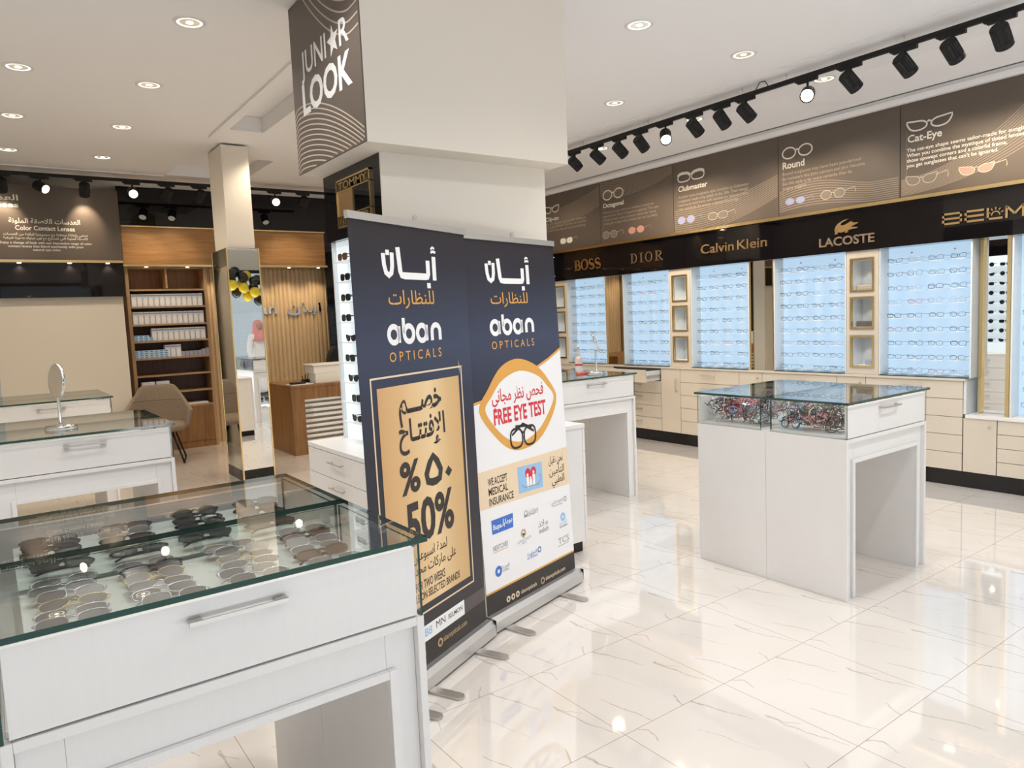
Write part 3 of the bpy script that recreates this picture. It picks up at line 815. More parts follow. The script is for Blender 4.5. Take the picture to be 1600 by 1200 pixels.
info_sign(3.265, 1.75, 'Cat-Eye', (wl(3.203), 3.003, .284, .060), (wl(3.197), 3.085, .345, .100, 'cat'),
    [('The cat-eye shape seems tailor-made for sunglasses.', wl(3.209), 2.921, .985), ('When you combine the mystique of tinted lenses with', wl(3.209), 2.877, .985),
     ('those upswept corners and a colorful frame,', wl(3.209), 2.833, .778), ("you get sunglasses that can't be ignored.", wl(3.209), 2.789, .716)],
    [(wl(3.207), 2.625, .342, .095, 'cat', rimprint, greylens), (wl(2.775), 2.635, .347, .085, 'cat', cream_ink, pinklens)],
    [lambda s_, k=k: 2.555 + .011*k + (.33 + .022*k)*max(0, (s_+3.30)/1.15)**2.1 for k in range(13)],
    'brown cat-eye glasses sign nearest the right photo edge')
lines_m = signd
info_sign(4.488, 3.268, 'Round', (wl(4.440), 3.003, .243, .064), (wl(4.446), 3.100, .339, .105, 'round'),
    [('Round sunglasses may have been popularized', wl(4.44), 2.94, .814), ('by rockstars like John Lennon and Jimi Hendrix', wl(4.44), 2.89, .857), ('but this style is far more versatile than its', wl(4.44), 2.842, .728), ('origins suggest.', wl(4.44), 2.796, .27)],
    [(wl(4.414), 2.64, .311, .062, 'round', bluelens, bluelens), (wl(4.028), 2.635, .354, .082, 'round', rimprint, greylens)],
    [lambda s_, k=k: 2.553 + .0165*k + (.055 + .006*k)*math.sin(PI*max(0, min(1, (s_+4.75)/1.25)))**1.5 + .02*k*.1 for k in range(10)],
    'brown round-glasses sign left of the cat-eye sign')
info_sign(5.890, 4.491, 'Clubmaster', (wl(5.813), 3.0, .423, .058), (wl(5.815), 3.10, .381, .105, 'rounded'),
    [('Another retro sunglasses style, browline or clubmaster', wl(5.815), 2.921, .97), ("sunglasses made a big splash in the '50s. Their design", wl(5.815), 2.875, .96), ('features an bold frame with minimal (or absent) lower', wl(5.815), 2.829, .96), ('rims, and lends the wearer a distinguished edge.', wl(5.815), 2.785, .845)],
    [(wl(5.833), 2.627, .36, .080, 'round', bluelens, bluelens), (wl(5.385), 2.615, .364, .085, 'rounded', rimprint, greylens)],
    [lambda s_, k=k: 2.50 + .0235*k + .25*max(0, (s_+5.55)/1.05)**1.6 - .02*k*max(0, min(1, (s_+5.5)))*.3 for k in range(13)],
    'brown browline-glasses sign in the middle of the row', True)
info_sign(7.148, 5.893, 'Octagonal', (wl(7.090), 2.997, .378, .053), (wl(7.092), 3.095, .382, .115, 'octagon'),
    [('What do you get when you combine a round and', wl(7.095), 2.92, .888), ('square frame shape? Octagonal sunglasses! This style', wl(7.095), 2.872, .97), ('is both a retro and a modern choice for those', wl(7.095), 2.823, .93), ("looking for a shape that's unique, but not too flashy", wl(7.095), 2.777, .95)],
    [(wl(7.115), 2.60, .384, .090, 'octagon', rimprint, greylens), (wl(6.643), 2.61, .385, .08, 'octagon', pinklens, pinklens)],
    [lambda s_, k=k: 3.40 - .021*k + .20*((s_+6.75)/.75)**2 * (1 if s_ < -6.75 else .55) for k in range(4, 15)],
    'brown octagonal-glasses sign second from the far end')
info_sign(8.35, 7.151, 'Clip-on', (wl(8.30), 2.975, .29, .055), (wl(8.30), 3.08, .30, .11, 'cat'),
    [('Clip-on sunglasses turn everyday eyeglasses', wl(8.30), 2.92, .86), ('into a pair of shades. Clip them on in another', wl(8.30), 2.872, .88), ('moment when the sun is out and shining.', wl(8.30), 2.823, .86)],
    [(wl(7.982), 2.62, .36, .085, 'rounded', rimprint, signw)],
    [lambda s_, k=k: 3.08 - .021*k + .42*max(0, (s_+8.2)/1.0)**1.5*(1 if s_ > -8.2 else 0) - .3*max(0, (s_+8.0))**1.2 for k in range(12)],
    'brown glasses sign at the far end, half hidden by the column')

# ------------------------------------------------------------------ white display counters with glass cases
def counter(x0, x1, y0, y1, label, gap=.032):
    t = thing('display_counter', label, 'counter', ((x0+x1)/2, (y0+y1)/2, 0), 0, None)
    ym = (y0+y1)/2; zb = .895; zt = 1.085
    L = .10                                     # thickness of the legs either side of the opening
    mb = MB(white)
    for a, b_ in ((y0, ym-.0008), (ym+.0008, y1)):
        mb.box(x0, a, 0, x0+.02, b_, zb).box(x1-.02, a, 0, x1, b_, zb)
    mb.box(x0+.0202, y0+.001, .873, x1-.0202, y1-.001, zb-.0005)
    mb.build('side_panel', t, bevel=.0015)
    mb = MB(white)                              # portal frame between the side panels
    for ya, yb in ((y0+.022, ym-.0008), (ym+.0008, y1-.022)):
        mb.box(x0+.0205, ya, 0, x0+L, yb, .872).box(x1-L, ya, 0, x1-.0205, yb, .872).box(x0+L+.0002, ya, .755, x1-L-.0002, yb, .872)
    for yf, yg in ((y0+.006, y0+.0215), (y1-.0215, y1-.006)):   # raised moulding round the opening
        mb.box(x0+L-.022, yf, 0, x0+L-.0005, yg, .777).box(x1-L+.0005, yf, 0, x1-L+.022, yg, .777).box(x0+L-.0003, yf, .756, x1-L+.0003, yg, .777)
    mb.build('portal_frame', t, bevel=.0015)
    for yf, sg in ((y0+.004, 1), (y1-.004, -1)):
        d = MB(white).box(x0+.016, yf, zb+.004, x1-.016, yf+sg*.018, zt-.012).build('drawer_front', t, bevel=.0015)
        bar_handle(d, ((x0+x1)/2-.005, yf, 1.035), EX, (0, -sg, 0), .205, .026, steel, True)
    cases = ((y0, ym-gap), (ym+gap, y1))
    for n_, (a, b_) in enumerate(cases):
        a2 = a + .024 if n_ == 0 else a; b2 = b_ if n_ == 0 else b_ - .024
        MB(white).box(x0+.012, a2, zb+.0005, x1-.012, b2, zb+.014).build('case_floor', t)
        for xx in (x0+.002, x1-.008):
            MB(glass, edge).pane(xx, a+.001, zb+.001, xx+.006, b_-.001, zt-.0005, glass, edge).build('side_pane', t)
        yy = b_-.007 if n_ == 0 else a+.001
        MB(glass, edge).pane(x0+.0085, yy, zb+.0145, x1-.0085, yy+.006, zt-.0005, glass, edge).build('inner_pane', t)
    ov = .014
    MB(glass, edge).pane(x0-ov, y0-ov, zt, x1+ov, ym-.003, zt+.013, glass, edge).build('glass_top', t)
    MB(glass, edge).pane(x0-ov, ym+.003, zt, x1+ov, y1+ov, zt+.013, glass, edge).build('glass_top', t)
    return t
counter(-.045, .830, 1.570, 2.590, 'white glass-topped counter with sunglasses inside, closest to the camera', .012)
counter(-.040, .842, 4.585, 5.600, 'white glass-topped counter carrying the round chrome mirror')
counter(-.040, .842, 7.105, 8.120, 'white glass-topped counter farthest back on the left')
counter(3.675, 4.580, 4.500, 5.500, 'white glass-topped counter behind the banners with spray bottle')
counter(3.680, 4.578, 2.060, 3.065, "white island counter on the right with heaped children's glasses")

# sunglasses on a pull-out tray in the nearest counter
tag(MB(tray).box(.012, 1.62, 1.012, .745, 2.058, 1.019).box(.012, 2.102, 1.012, .745, 2.54, 1.019).build('sunglasses_tray'), 'pale tray under the sunglasses in the nearest counter', 'tray')
def sun(kind, frm, lens_m, r=.0026, brow=0.0, folded=True, w=.142, tilt=-48):
    root = thing('sunglasses', 'sunglasses', 'sunglasses')
    mb = MB(); frame_mesh(mb, kind, w, r, 6, FR[frm], None, folded, brow, 18); fr_ = mb.build('frame', root, local=True)
    lw, lh = w*.205, w*.205*(1.0 if kind in ('round', 'octagon') else .86); z0 = lh*.95 + r
    for sd in (-1, 1):
        cx = sd*w*.26
        p = [V3(cx + q[0]*lw, -.0035*(1-abs(cx+q[0]*lw)/(w*.5)), z0 + q[1]*lh) for q in lens_pts(kind, 18, sd)]
        MB(lens_m).add(p, [tuple(range(18)) if sd < 0 else tuple(reversed(range(18)))], lens_m).build('lens', root, local=True)
    return root
SUNS = [(sun('aviator', 'gold', tintgrey, .0010), 'gold-rimmed grey-lens aviator'), (sun('square', 'black', tint), 'black square'), (sun('round', 'black', tint, .0024), 'black round'),
        (sun('rounded', 'brown', tintbrown, .0026), 'brown'), (sun('rounded', 'silver', tintgrey, .0013), 'silver-rimmed grey-lens'), (sun('cat', 'black', tint, .0028), 'black upswept')]
used = set()
def put_sun(i, loc, rot, label, group):
    root, w_ = SUNS[i]
    if i in used: r = dup(root, loc, rot)
    else: r = root; used.add(i); r.location = loc; r.rotation_euler = rot
    r['label'] = label.format(w_); r['group'] = group
    return r
COLX = [.100, .283, .466, .650]
plan = {0: [[4, 4, 0, 4, 4, 4], [1, 1, 5, 1, 1]], 1: [[4, 4, 4, 0, 1, 4], [1, 0, 1, 4, 1]], 2: [[4, 4, 4, 0, 4, 4], [5, 2, 2, 1, 2]], 3: [[4, 3, 4, 4, 3, 4], [3, 2, 2, 3, 3]]}
for cI, halves in plan.items():
    for hI, lst in enumerate(halves):
        for k, st in enumerate(lst):
            put_sun(st, (COLX[cI] + random.uniform(-.010, .010) + .006*k*(cI > 1), (1.685 if hI == 0 else 2.128) + k*(.061 if hI == 0 else .074), 1.019 + .021),
                    (R(-74 + random.uniform(-5, 4)), 0, R(-5 + random.uniform(-8, 8))),
                    '{} sunglasses, %s in the %s row, %s half of nearest counter' % (ORD[k], ORD[cI], 'front' if hI == 0 else 'rear'), 'sunglasses in the nearest counter')
for i_, (root_, w_) in enumerate(SUNS):
    if i_ not in used:
        for ch in list(root_.children): bpy.data.objects.remove(ch)
        bpy.data.objects.remove(root_)

# heaped small children's glasses in the island
HEAP = []
for kd, fr_ in (('rounded', 'pink'), ('square', 'black'), ('round', 'red'), ('rounded', 'lilac'), ('square', 'charcoal'), ('rounded', 'beige'), ('round', 'navy'), ('rounded', 'teal'), ('round', 'black'), ('square', 'silver')):
    HEAP.append((eyewear(kd, FR[fr_], lensglass, w=.118, r=.0027, n=5, pts=14, tl=.11).build('eyeglasses'), {'charcoal': 'grey', 'navy': 'dark blue'}.get(fr_, fr_)))
hused = set()
for (ya, yb, nm, cnt) in ((2.600, 3.020, 'farther', 92), (2.125, 2.500, 'nearer', 84)):
    for k in range(cnt):
        lay = k // 22
        x = random.uniform(3.745, 4.46) if k % 5 < 2 else random.uniform(3.73, 3.86)
        y = random.uniform(ya + .02, yb - .02)
        tilt = random.choice([0, 0, 180, 70, -75]) + random.uniform(-25, 25)
        j = random.choice([0, 0, 1, 1, 1, 2, 3, 4, 4, 5, 5, 6, 7, 8, 8, 9, 9])
        src, w_ = HEAP[j]
        if j in hused: o = src.copy(); COL.objects.link(o)
        else: o = src; hused.add(j)
        zmax = 1.060 - .912
        e = Euler((R(tilt), R(random.uniform(-15, 15)), R(random.uniform(0, 360))))
        vs = [e.to_matrix() @ v.co for v in o.data.vertices]
        lo = min(v.z for v in vs); hi = max(v.z for v in vs)
        z = .9105 - lo + min(.028*lay + random.uniform(0, .012), max(0, 1.076 - .9105 - (hi - lo)))
        xl, xh, yl, yh = min(v.x for v in vs), max(v.x for v in vs), min(v.y for v in vs), max(v.y for v in vs)
        o.location = (min(max(x, 3.70 - xl), 4.55 - xh), min(max(y, ya - .012 - yl), yb + .012 - yh), z)
        o.rotation_euler = e
        tag(o, f"small {w_} children's glasses heaped in the {nm} glass case of the island", 'eyeglasses', f'{w_} glasses heaped in the {nm} island case')

# things standing on the counters
def table_mirror(x, y, z, disc_c, nrm, r, label, steelbase=True):
    t = thing('table_mirror', label, 'mirror', (x, y, z))
    MB(chrome).lathe([(.0, 0), (.080, .0), (.083, .004), (.083, .016), (.078, .020), (0.012, .021), (.010, .024)], (x, y, z), 32).build('base', t)
    n = Vector(nrm).normalized(); c = Vector(disc_c)
    MB(chrome).cyl((x, y, z+.021), (x, y, c.z - r*.93), .0085, n=14).lathe([(.008, 0), (.014, .005), (.014, .016), (.008, .020)], (x, y, c.z-r*1.02), 14).build('stem', t)
    ring = MB(chrome); ring.lathe([(r*.93, -.010), (r, -.008), (r*1.02, 0), (r, .008), (r*.955, .010), (r*.955, .006)], c, 40, None, n)
    ring.build('rim', t)
    MB(mirror).cyl(c + n*.0065, c + n*.0072, r*.95, n=40, sm=False).build('mirror_disc', t)
    return t
table_mirror(.315, 4.932, 1.0982, (.315, 4.932, 1.374), (-.955, -.295, .06), .100, 'round chrome table mirror on the second counter at left')
table_mirror(4.363, 4.755, 1.0982, (4.363, 4.755, 1.375), (.70, -.64, .33), .088, 'slim round chrome mirror tilted on the counter behind the banners')
t = thing('spray_bottle', 'pale pink spray bottle beside the tilted mirror', 'bottle', (4.335, 4.955, 1.0982))
MB(pinkp).lathe([(.030, 0), (.034, .006), (.034, .120), (.028, .142), (.014, .152)], (4.335, 4.955, 1.0982), 20).build('bottle_body', t)
MB(silver_print).cyl((4.335, 4.955, 1.115), (4.335, 4.955, 1.190), .0345, n=20, caps=False).build('label_band', t)
MB(red_ink).cyl((4.335, 4.955, 1.165), (4.335, 4.955, 1.182), .0349, n=20, caps=False).build('label_stripe', t)
MB(pinkp).cyl((4.335, 4.955, 1.246), (4.335, 4.955, 1.275), .016, n=14).cyl((4.335, 4.955, 1.275), (4.335, 4.955, 1.315), .007, n=10).lathe([(.011, 0), (.012, .02), (.009, .036)], (4.335, 4.955, 1.315), 12).cyl((4.335, 4.955, 1.335), (4.305, 4.94, 1.337), .006, .004, n=8).build('pump_head', t)
tag(MB(redp).box(4.20, 4.80, 1.0982, 4.30, 4.845, 1.112).build('box', bevel=.002), 'small flat red box left of the spray bottle', 'box')

# ------------------------------------------------------------------ displays on the big column
def column_display(xf, sgn, label):
    # xf: face of the column side, sgn: direction the display looks along x
    t = thing('sunglasses_display', label, 'display', (xf, 4.08, .89))
    f = lambda d: xf + sgn*d
    MB(litw).box(f(.001), 3.70, .892, f(.012), 4.475, 2.150).build('back_panel', t)
    MB(wallpaint, gold).box(f(.0122), 4.452, .892, f(.034), 4.476, 2.150, recessw).build('side_frame', t)
    for k in range(9):
        z = 2.012 - .1228*k
        MB(acrylic).box(f(.0125), 3.72, z-.007, f(.105), 4.30, z-.002).build('acrylic_shelf', t)
    return t
column_display(1.885, -1, 'cool white lit sunglasses display on the side of the column')
column_display(2.97, 1, 'lit sunglasses display on the far side of the column')
hd = thing('header_sign', 'glossy black header with gold framed brand sign on the column', 'sign', (1.86, 4.08, 2.152))
MB(blackg).box(1.835, 3.692, 2.152, 1.8845, 4.50, 2.5595).build('header_board', hd)
O = (1.8345, 0, 0)
mb = MB(gold)
a0, a1, b0, b1 = wl(4.283), wl(3.805), 2.215, 2.500
for q in ((a0, a1, b0, b0+.010), (a0, a1, b1-.010, b1), (a0, a0+.010, b0, b1), (a1-.010, a1, b0, b1), (a0, a1, b0+.066, b0+.072), (a0, a1, b1-.072, b1-.066)):
    mb.flat([(q[0], q[2]), (q[1], q[2]), (q[1], q[3]), (q[0], q[3])], O, *RW, gold, .012)
mb.build('gold_frame', hd)
MB(goldflat).flat([(a0+.0102, b0+.0722), (a0+.225, b0+.0722), (a0+.225, b1-.0722), (a0+.0102, b1-.0722)], O, *RW, goldflat, .006).build('gold_flag_half', hd)
mb = MB(gold).text('TOMMY', a0+.035, b1-.060, .405, .043, O, *RW, gold, .004, .010); mb.build('lettering', hd)
mb = MB(gold).text('HILFIGER', a0+.030, b0+.016, .415, .043, O, *RW, gold, .004, .010); mb.build('lettering', hd)
hd2 = struct(MB(blackg).box(2.9705, 3.692, 2.152, 2.982, 4.50, 2.5595).build('trim_6'))
def base_cabinet(x0, x1, sgn, label):
    t = thing('drawer_cabinet', label, 'cabinet', ((x0+x1)/2, 4.08, 0))
    xo = x0 if sgn < 0 else x1
    MB(white, seam).box(x0, 3.66, .862, x1, 4.525, .890).build('top_board', t, bevel=.002)
    MB(blackg).box(x0+.02, 3.70, 0, x1-.02, 4.50, .079).build('plinth', t)
    MB(white).box(x0+.02, 3.668, .08, x1-.02 if sgn < 0 else x1-.02, 4.517, .861).build('body', t)
    n = 5; h = (.861-.08)/n
    for k in range(n):
        xa, xb = (x0+.001, x0+.0195) if sgn < 0 else (x1-.0195, x1-.001)
        d = MB(white).box(xa, 3.664, .08+h*k+.0018, xb, 4.521, .08+h*(k+1)-.0018).build('drawer', t)
        bar_handle(d, (xa if sgn < 0 else xb, 4.05, .08+h*(k+1)-.055), EY, (sgn, 0, 0), .20, .024)
base_cabinet(1.625, 1.884, -1, 'white drawer cabinet under the column sunglasses display, left of the banners')
base_cabinet(2.971, 3.235, 1, 'white drawer cabinet peeking out right of the banners')
for k in range(9):
    z = 2.012 - .1228*k
    for q, yy in enumerate((4.20, 3.96)):
        i = (3, 1, 1, 1, 5, 1, 5, 1, 5)[k] if q == 0 else random.choice((1, 5, 2))
        yy += (-.01, -.03, -.02, -.01, -.06, -.03, -.06, -.09, -.08)[k]

        COLSPOT = (1.80, yy, z - .0015)
        if q == 0 and k == 0:
            OPEN = {i_: (sun(*a), w_) for i_, a, w_ in ((1, ('square', 'black', tint, .0028, 0, False), 'black square'), (3, ('square', 'tortoise', tintbrown, .0030, 0, False), 'brown square'),
                    (5, ('cat', 'black', tint, .0028, 0, False), 'black upswept'), (2, ('round', 'black', tint, .0026, 0, False), 'black round'))}
            oused = set()
        root, w_ = OPEN[i]
        if i in oused: r = dup(root, COLSPOT, (0, 0, R(-90)))
        else: r = root; oused.add(i); r.location = COLSPOT; r.rotation_euler = (0, 0, R(-90))
        tag(r, f'{w_} sunglasses on the {ORD[k]} shelf of the column display, {"left" if q == 0 else "right"} pair', 'sunglasses', 'sunglasses on the column display')
for k in range(9):           # the far-side display, seen only in the tall mirror
    for q, yy in enumerate((3.86, 4.06)):
        i = (1, 2, 5)[(k+q) % 3]
        r = dup(OPEN[i][0], (3.055, yy, 2.0105 - .1228*k), (0, 0, R(90)))
        tag(r, f'dark sunglasses on the {ORD[k]} shelf of the far-side column display, {"near" if q == 0 else "far"} pair', 'sunglasses', 'sunglasses on the far-side column display')

# brown sign wrapping the upper box
js = thing('wall_sign', 'brown sign with white lettering and wavy lines high on the column', 'sign', (1.68, 3.99, 2.56))
MB(brown).box(1.672, 3.502, 2.561, 1.6795, 4.478, 3.548).build('sign_board', js)
O = (1.6718, 0, 0)
mb = MB(signl2)
for k in range(16):
    wave_clip(mb, lambda s_: 2.945 - .030*k - (.32 - .006*k)*max(0, (s_+4.36)/.86)**1.7 - .10*max(0, (-4.40 - s_)/.1)**2*.6, wl(4.478), wl(3.51), .0075, 2.565, 3.54, O, RW, signl2)
for k in range(7):
    wave_clip(mb, lambda s_: 3.135 + .058*k + .62*max(0, (-3.62 - s_)/.82)**1.6 + .6*max(0, s_+3.62)**1.5*.5, wl(4.478), wl(3.51), .0085, 2.565, 3.54, O, RW, signl2)
mb.build('wave_print', js)
mb = MB(white_ink).text('JUNI', wl(4.322), 3.108, .385, .130, O, *RW, white_ink, .012, 0, .0012)
mb.text('R', wl(3.755), 3.108, .122, .130, O, *RW, white_ink, .012, 0, .0012)
st = []
for i in range(10):
    a = R(90 + 36*i + 8); rr = (.088 if i % 2 == 0 else .038); st.append((wl(3.838) + rr*math.cos(a)*.92, 3.165 + rr*math.sin(a)))
mb.flat(st, V3(*O) + V3(-.0012, 0, 0), *RW, white_ink)
mb.build('lettering', js)
mb = MB(white_ink).text('LOOK', wl(4.330), 2.890, .715, .165, O, *RW, white_ink, .030, 0, .0012); mb.build('lettering', js)

# ------------------------------------------------------------------ mirror-clad column
mc = thing('mirrored_column', 'slim mirror-clad column with gold corner trims and black plinth', 'column', (2.27, 8.16, 0))
x0, x1, y0, y1 = 2.104, 2.440, 7.870, 8.455
MB(blackg).box(x0, y0, 0, x1, y1, .120).build('plinth', mc)
for q in ((x0+.012, y0, x1-.012, y0+.008), (x0+.012, y1-.008, x1-.012, y1)): MB(mirror).box(q[0], q[1], .1205, q[2], q[3], 2.470).build('mirror_panel', mc)
for q in ((x0, y0+.012, x0+.008, y1-.012), (x1-.008, y0+.012, x1, y1-.012)): MB(mirror).box(q[0], q[1], .1205, q[2], q[3], 2.470).build('mirror_panel', mc)
for xx in (x0-.003, x1-.011):
    for yy in (y0-.003, y1-.011): MB(gold).box(xx, yy, .0, xx+.0145, yy+.0145, 2.472).build('gold_corner_trim', mc)
MB(gold).box(x0+.008, y0+.008, 2.455, x1-.008, y1-.008, 2.470).build('cap', mc)

# ------------------------------------------------------------------ back wall: left sign, wood header, shelves, slats, desk
ls = thing('contact_lens_sign', 'large brown contact-lens sign with cream text, upper left', 'sign', (.5, 10.15, 2.5))
MB(brown).box(-1.6, 10.15, 2.53, 1.475, 10.20, 3.381).build('sign_board', ls)
MB(gold).box(-1.6, 10.11, 2.4985, 1.472, 10.20, 2.5295).build('gold_ledge', ls)
MB(blackg).box(-1.6, 10.15, 2.092, 1.470, 10.219, 2.498).build('black_band', ls)
O = (0, 10.1497, 0)
mb = MB(signw).text(arabic('العدسات الطبية'), .455, 3.206, .86, .060, O, *BW, signw, .014, 0, .001, 'R').text('Contact Lenses', .453, 3.128, .79, .052, O, *BW, signw, .022, 0, .001, 'R'); mb.build('heading', ls)
mb = MB(signw).text(arabic('العدسات اللاصقة الملونة'), 1.050, 2.952, .708, .052, O, *BW, signw, .018, 0, .001, 'R').text('Color Contact Lenses', .398, 2.872, .592, .050, O, *BW, signw, .022, 0, .001); mb.build('heading', ls)
mb = MB(signw)
for s_, x, y, w in ((arabic('تمتعي بإطلالة مختلفة مع مجموعتنا الرائعة من العدسات'), .279, 2.812, .838), (arabic('اللاصقة الملونة التي تمتزج مع لون عينيك بصورة طبيعية'), .276, 2.771, .838),
        ('Enjoy a change of look with our impressive range of color', .240, 2.715, .916), ('contact lenses that blend seamlessly with your', .314, 2.674, .751), ('natural eye color.', .551, 2.635, .28)):
    mb.text(s_, x, y, w, .026, O, *BW, signw, .010, 0, .001)
mb.build('paragraph', ls)
for i, (s_, x, y, w) in enumerate(((arabic('اكتشف مجموعتنا الواسعة من العدسات'), -.42, 3.06, .85), )): pass

wh = thing('wood_header', 'golden oak header board with gold edges over shelves and slats', 'header', (2.9, 10.7, 2.5))
MB(oak).box(1.56, 10.70, 2.531, 4.312, 10.738, 3.016).build('board', wh)
MB(gold).box(1.56, 10.66, 3.0165, 4.312, 10.738, 3.034).build('gold_ledge', wh)
MB(gold).box(1.48, 10.655, 2.503, 4.325, 11.09, 2.5305).build('gold_ledge', wh)
def puck(parent, x, y, z, e, tilt=0.25):
    MB(lampring).cyl((x, y, z-.0005), (x, y, z-.010), .022, n=16, sm=False).build('ledge_lamp', parent)
    light('ledge_lamp_beam', 'SPOT', (x, y, z-.018), e, (1, .82, .58), (0, tilt, -1), spot_size=R(110), spot_blend=.6, shadow_soft_size=.02)
for x in (2.75, 3.25, 3.75, 4.2): puck(wh, x, 10.72, 2.503, 11, .12)
for x in (1.82, 2.33): puck(wh, x, 10.69, 2.503, 3.5, .12)
for x in (-.6, -.1, .4, .9, 1.3): puck(ls, x, 10.125, 2.4985, 7, .02)
sl = thing('slat_panel', 'pale vertical wood-slat wall panel behind the oak desk', 'wall panel', (3.5, 11.0, 0))
mb = MB(slatwood, darkwood).box(2.605, 11.02, 0, 4.6, 11.09, 2.5, slatwood)
x = 2.61
while x < 4.58:
    mb.add([(x, 11.0195, 0), (x+.016, 11.000, 0), (x+.044, 11.000, 0), (x+.060, 11.0195, 0), (x, 11.0195, 2.5), (x+.016, 11.000, 2.5), (x+.044, 11.000, 2.5), (x+.060, 11.0195, 2.5)],
           [(0, 1, 5, 4), (1, 2, 6, 5), (2, 3, 7, 6), (4, 5, 6, 7), (3, 2, 1, 0)], slatwood); x += .066
mb.build('slats', sl)
lt = thing('wall_lettering', 'chrome Latin and Arabic shop letters on the slat wall', 'lettering', (3.7, 10.98, 1.8))
O = (0, 10.9995, 0)
MB(chrome).text('aban', 3.06, 1.835, .55, .150, O, *BW, chrome, .008, .02).build('latin_letters', lt)
MB(chrome).text(arabic('ابـان'), 3.775, 1.845, .53, .130, O, *BW, chrome, .010, .02).build('arabic_letters', lt)

sh = thing('shelf_unit', 'tall oak shelf unit with contact lens boxes on the back wall', 'shelves', (2.07, 10.92, 0))
sx0, sx1, sy0, sy1 = 1.565, 2.580, 10.75, 11.09
MB(oakv).box(sx0, sy0, 0, sx0+.04, sy1, 2.502).box(sx1-.04, sy0, 0, sx1, sy1, 2.502).build('side_panel', sh)
MB(darkwood).box(sx0+.0405, sy1-.015, .62, sx1-.0405, sy1, 2.20).build('back_panel', sh)
MB(walnut).box(sx0+.0405, sy1-.015, 2.2205, sx1-.0405, sy1, 2.48).build('back_panel', sh)
MB(oakv).box(sx0+.0405, sy0, 2.482, sx1-.0405, sy1, 2.502).build('top_board', sh)
MB(oakv).box(2.050, sy0, 2.2205, 2.075, sy1-.016, 2.4815).build('divider', sh)
SHZ = [2.208, 1.978, 1.740, 1.515, 1.285, 1.052, .815, .610]
for z in SHZ: MB(oakv).box(sx0+.0405, sy0, z-.022, sx1-.0405, sy1-.0155, z).build('shelf', sh)
MB(walnut).box(sx0+.0405, sy0, .095, 2.078, sy0+.02, .587).build('door', sh)
MB(walnut).box(2.081, sy0, .095, sx1-.0405, sy0+.02, .587).build('door', sh)
MB(walnut).box(sx0+.0405, sy0+.01, 0, sx1-.0405, sy0+.03, .0945).build('kickboard', sh)
bt = thing('contact_lens_box', '', 'box'); bw, bd, bh = .066, .12, .166
MB(boxw).box(-bw/2, 0, 0, bw/2, bd, bh).build('carton', bt, local=True)
MB(boxband).box(-bw/2+.0015, -.0006, bh-.030, bw/2-.0015, -.0001, bh-.012).box(bw/2-.003, -.0005, 0, bw/2-.0005, -.0001, bh).flat([(.006*0 - .020 + .024*math.cos(2*PI*i/20)+.018, .062 + .052*math.sin(2*PI*i/20)) for i in range(20)], (0, -.0006, 0), EX, EZ, boxoval, 0).build('printed_front', bt, local=True)
used_b = False
def put_box(x, z, label, group):
    global used_b
    r = bt if not used_b else dup(bt); used_b = True
    r.location = (x, sy0+.02, z); r['label'] = label; r['group'] = group
for ri, (z, xs0, n, nm) in enumerate(((1.978, 1.650, 13, 'topmost'), (1.740, 1.650, 13, 'second'), (1.515, 1.862, 10, 'third'), (1.285, 2.010, 3, 'fourth'))):
    for k in range(n):
        put_box(xs0 + k*.0690, z + .0005, f'white contact lens box, {ORD[k]} from left in the {nm} row of boxes on the shelves', 'white contact lens boxes')
sb = thing('contact_lens_box', '', 'box')
MB(boxlb).box(-.030, 0, 0, .030, .10, .0262).build('carton', sb, local=True)
MB(boxb).box(-.026, -.0008, .004, .012, -.0001, .020).build('printed_front', sb, local=True)
first_s = True
for z, cols, nm in ((1.515, (3, 3, 3, 2), 'third'), (1.285, (4,)*6 + (4,), 'fourth')):
    for c_, hgt in enumerate(cols):
        for k in range(hgt):
            r = sb if first_s else dup(sb); first_s = False
            r.location = (1.642 + c_*.0615 - (.0 if nm == 'third' else .012), sy0+.02, z + .0005 + k*.0266)
            r['label'] = f'small blue box, {ORD[k]} from the bottom of the {ORD[c_]} stack, {nm} shelf row'; r['group'] = 'small blue boxes on the shelves'
g0 = MB(boxg).box(-.024, 0, 0, .024, .09, .070).build('box')
for k in range(7):
    o = g0 if k == 0 else g0.copy()
    if k: COL.objects.link(o)
    o.location = (2.205 + k*.0535, sy0+.02, 1.2855 + 0); o.scale = (1, 1, 1 + (.25 if k > 4 else 0) + (.18 if k > 5 else 0))
    tag(o, f'small grey-lilac box, {ORD[k]} from left at the right of the fourth shelf row', 'box', 'grey boxes on the shelves')
for k, x in enumerate((1.735, 1.915)):
    o = thing('carton', 'white carton standing on the lower shelf above the chair, ' + ('left one' if k == 0 else 'right one'), 'box', (x, sy0+.02, .8155))
    MB(boxw).box(x-.082, sy0+.02, .8155, x+.082, sy0+.16, .965).build('carton_body', o, bevel=.002)
    MB(boxband).box(x-.05, sy0+.0192, .85, x+.05, sy0+.0198, .905).build('printed_front', o)
tag(MB(paper).box(2.16, sy0+.02, .6105, 2.48, sy0+.22, .632).build('paper_stack'), 'flat white stack of papers on the lowest open shelf', 'papers')

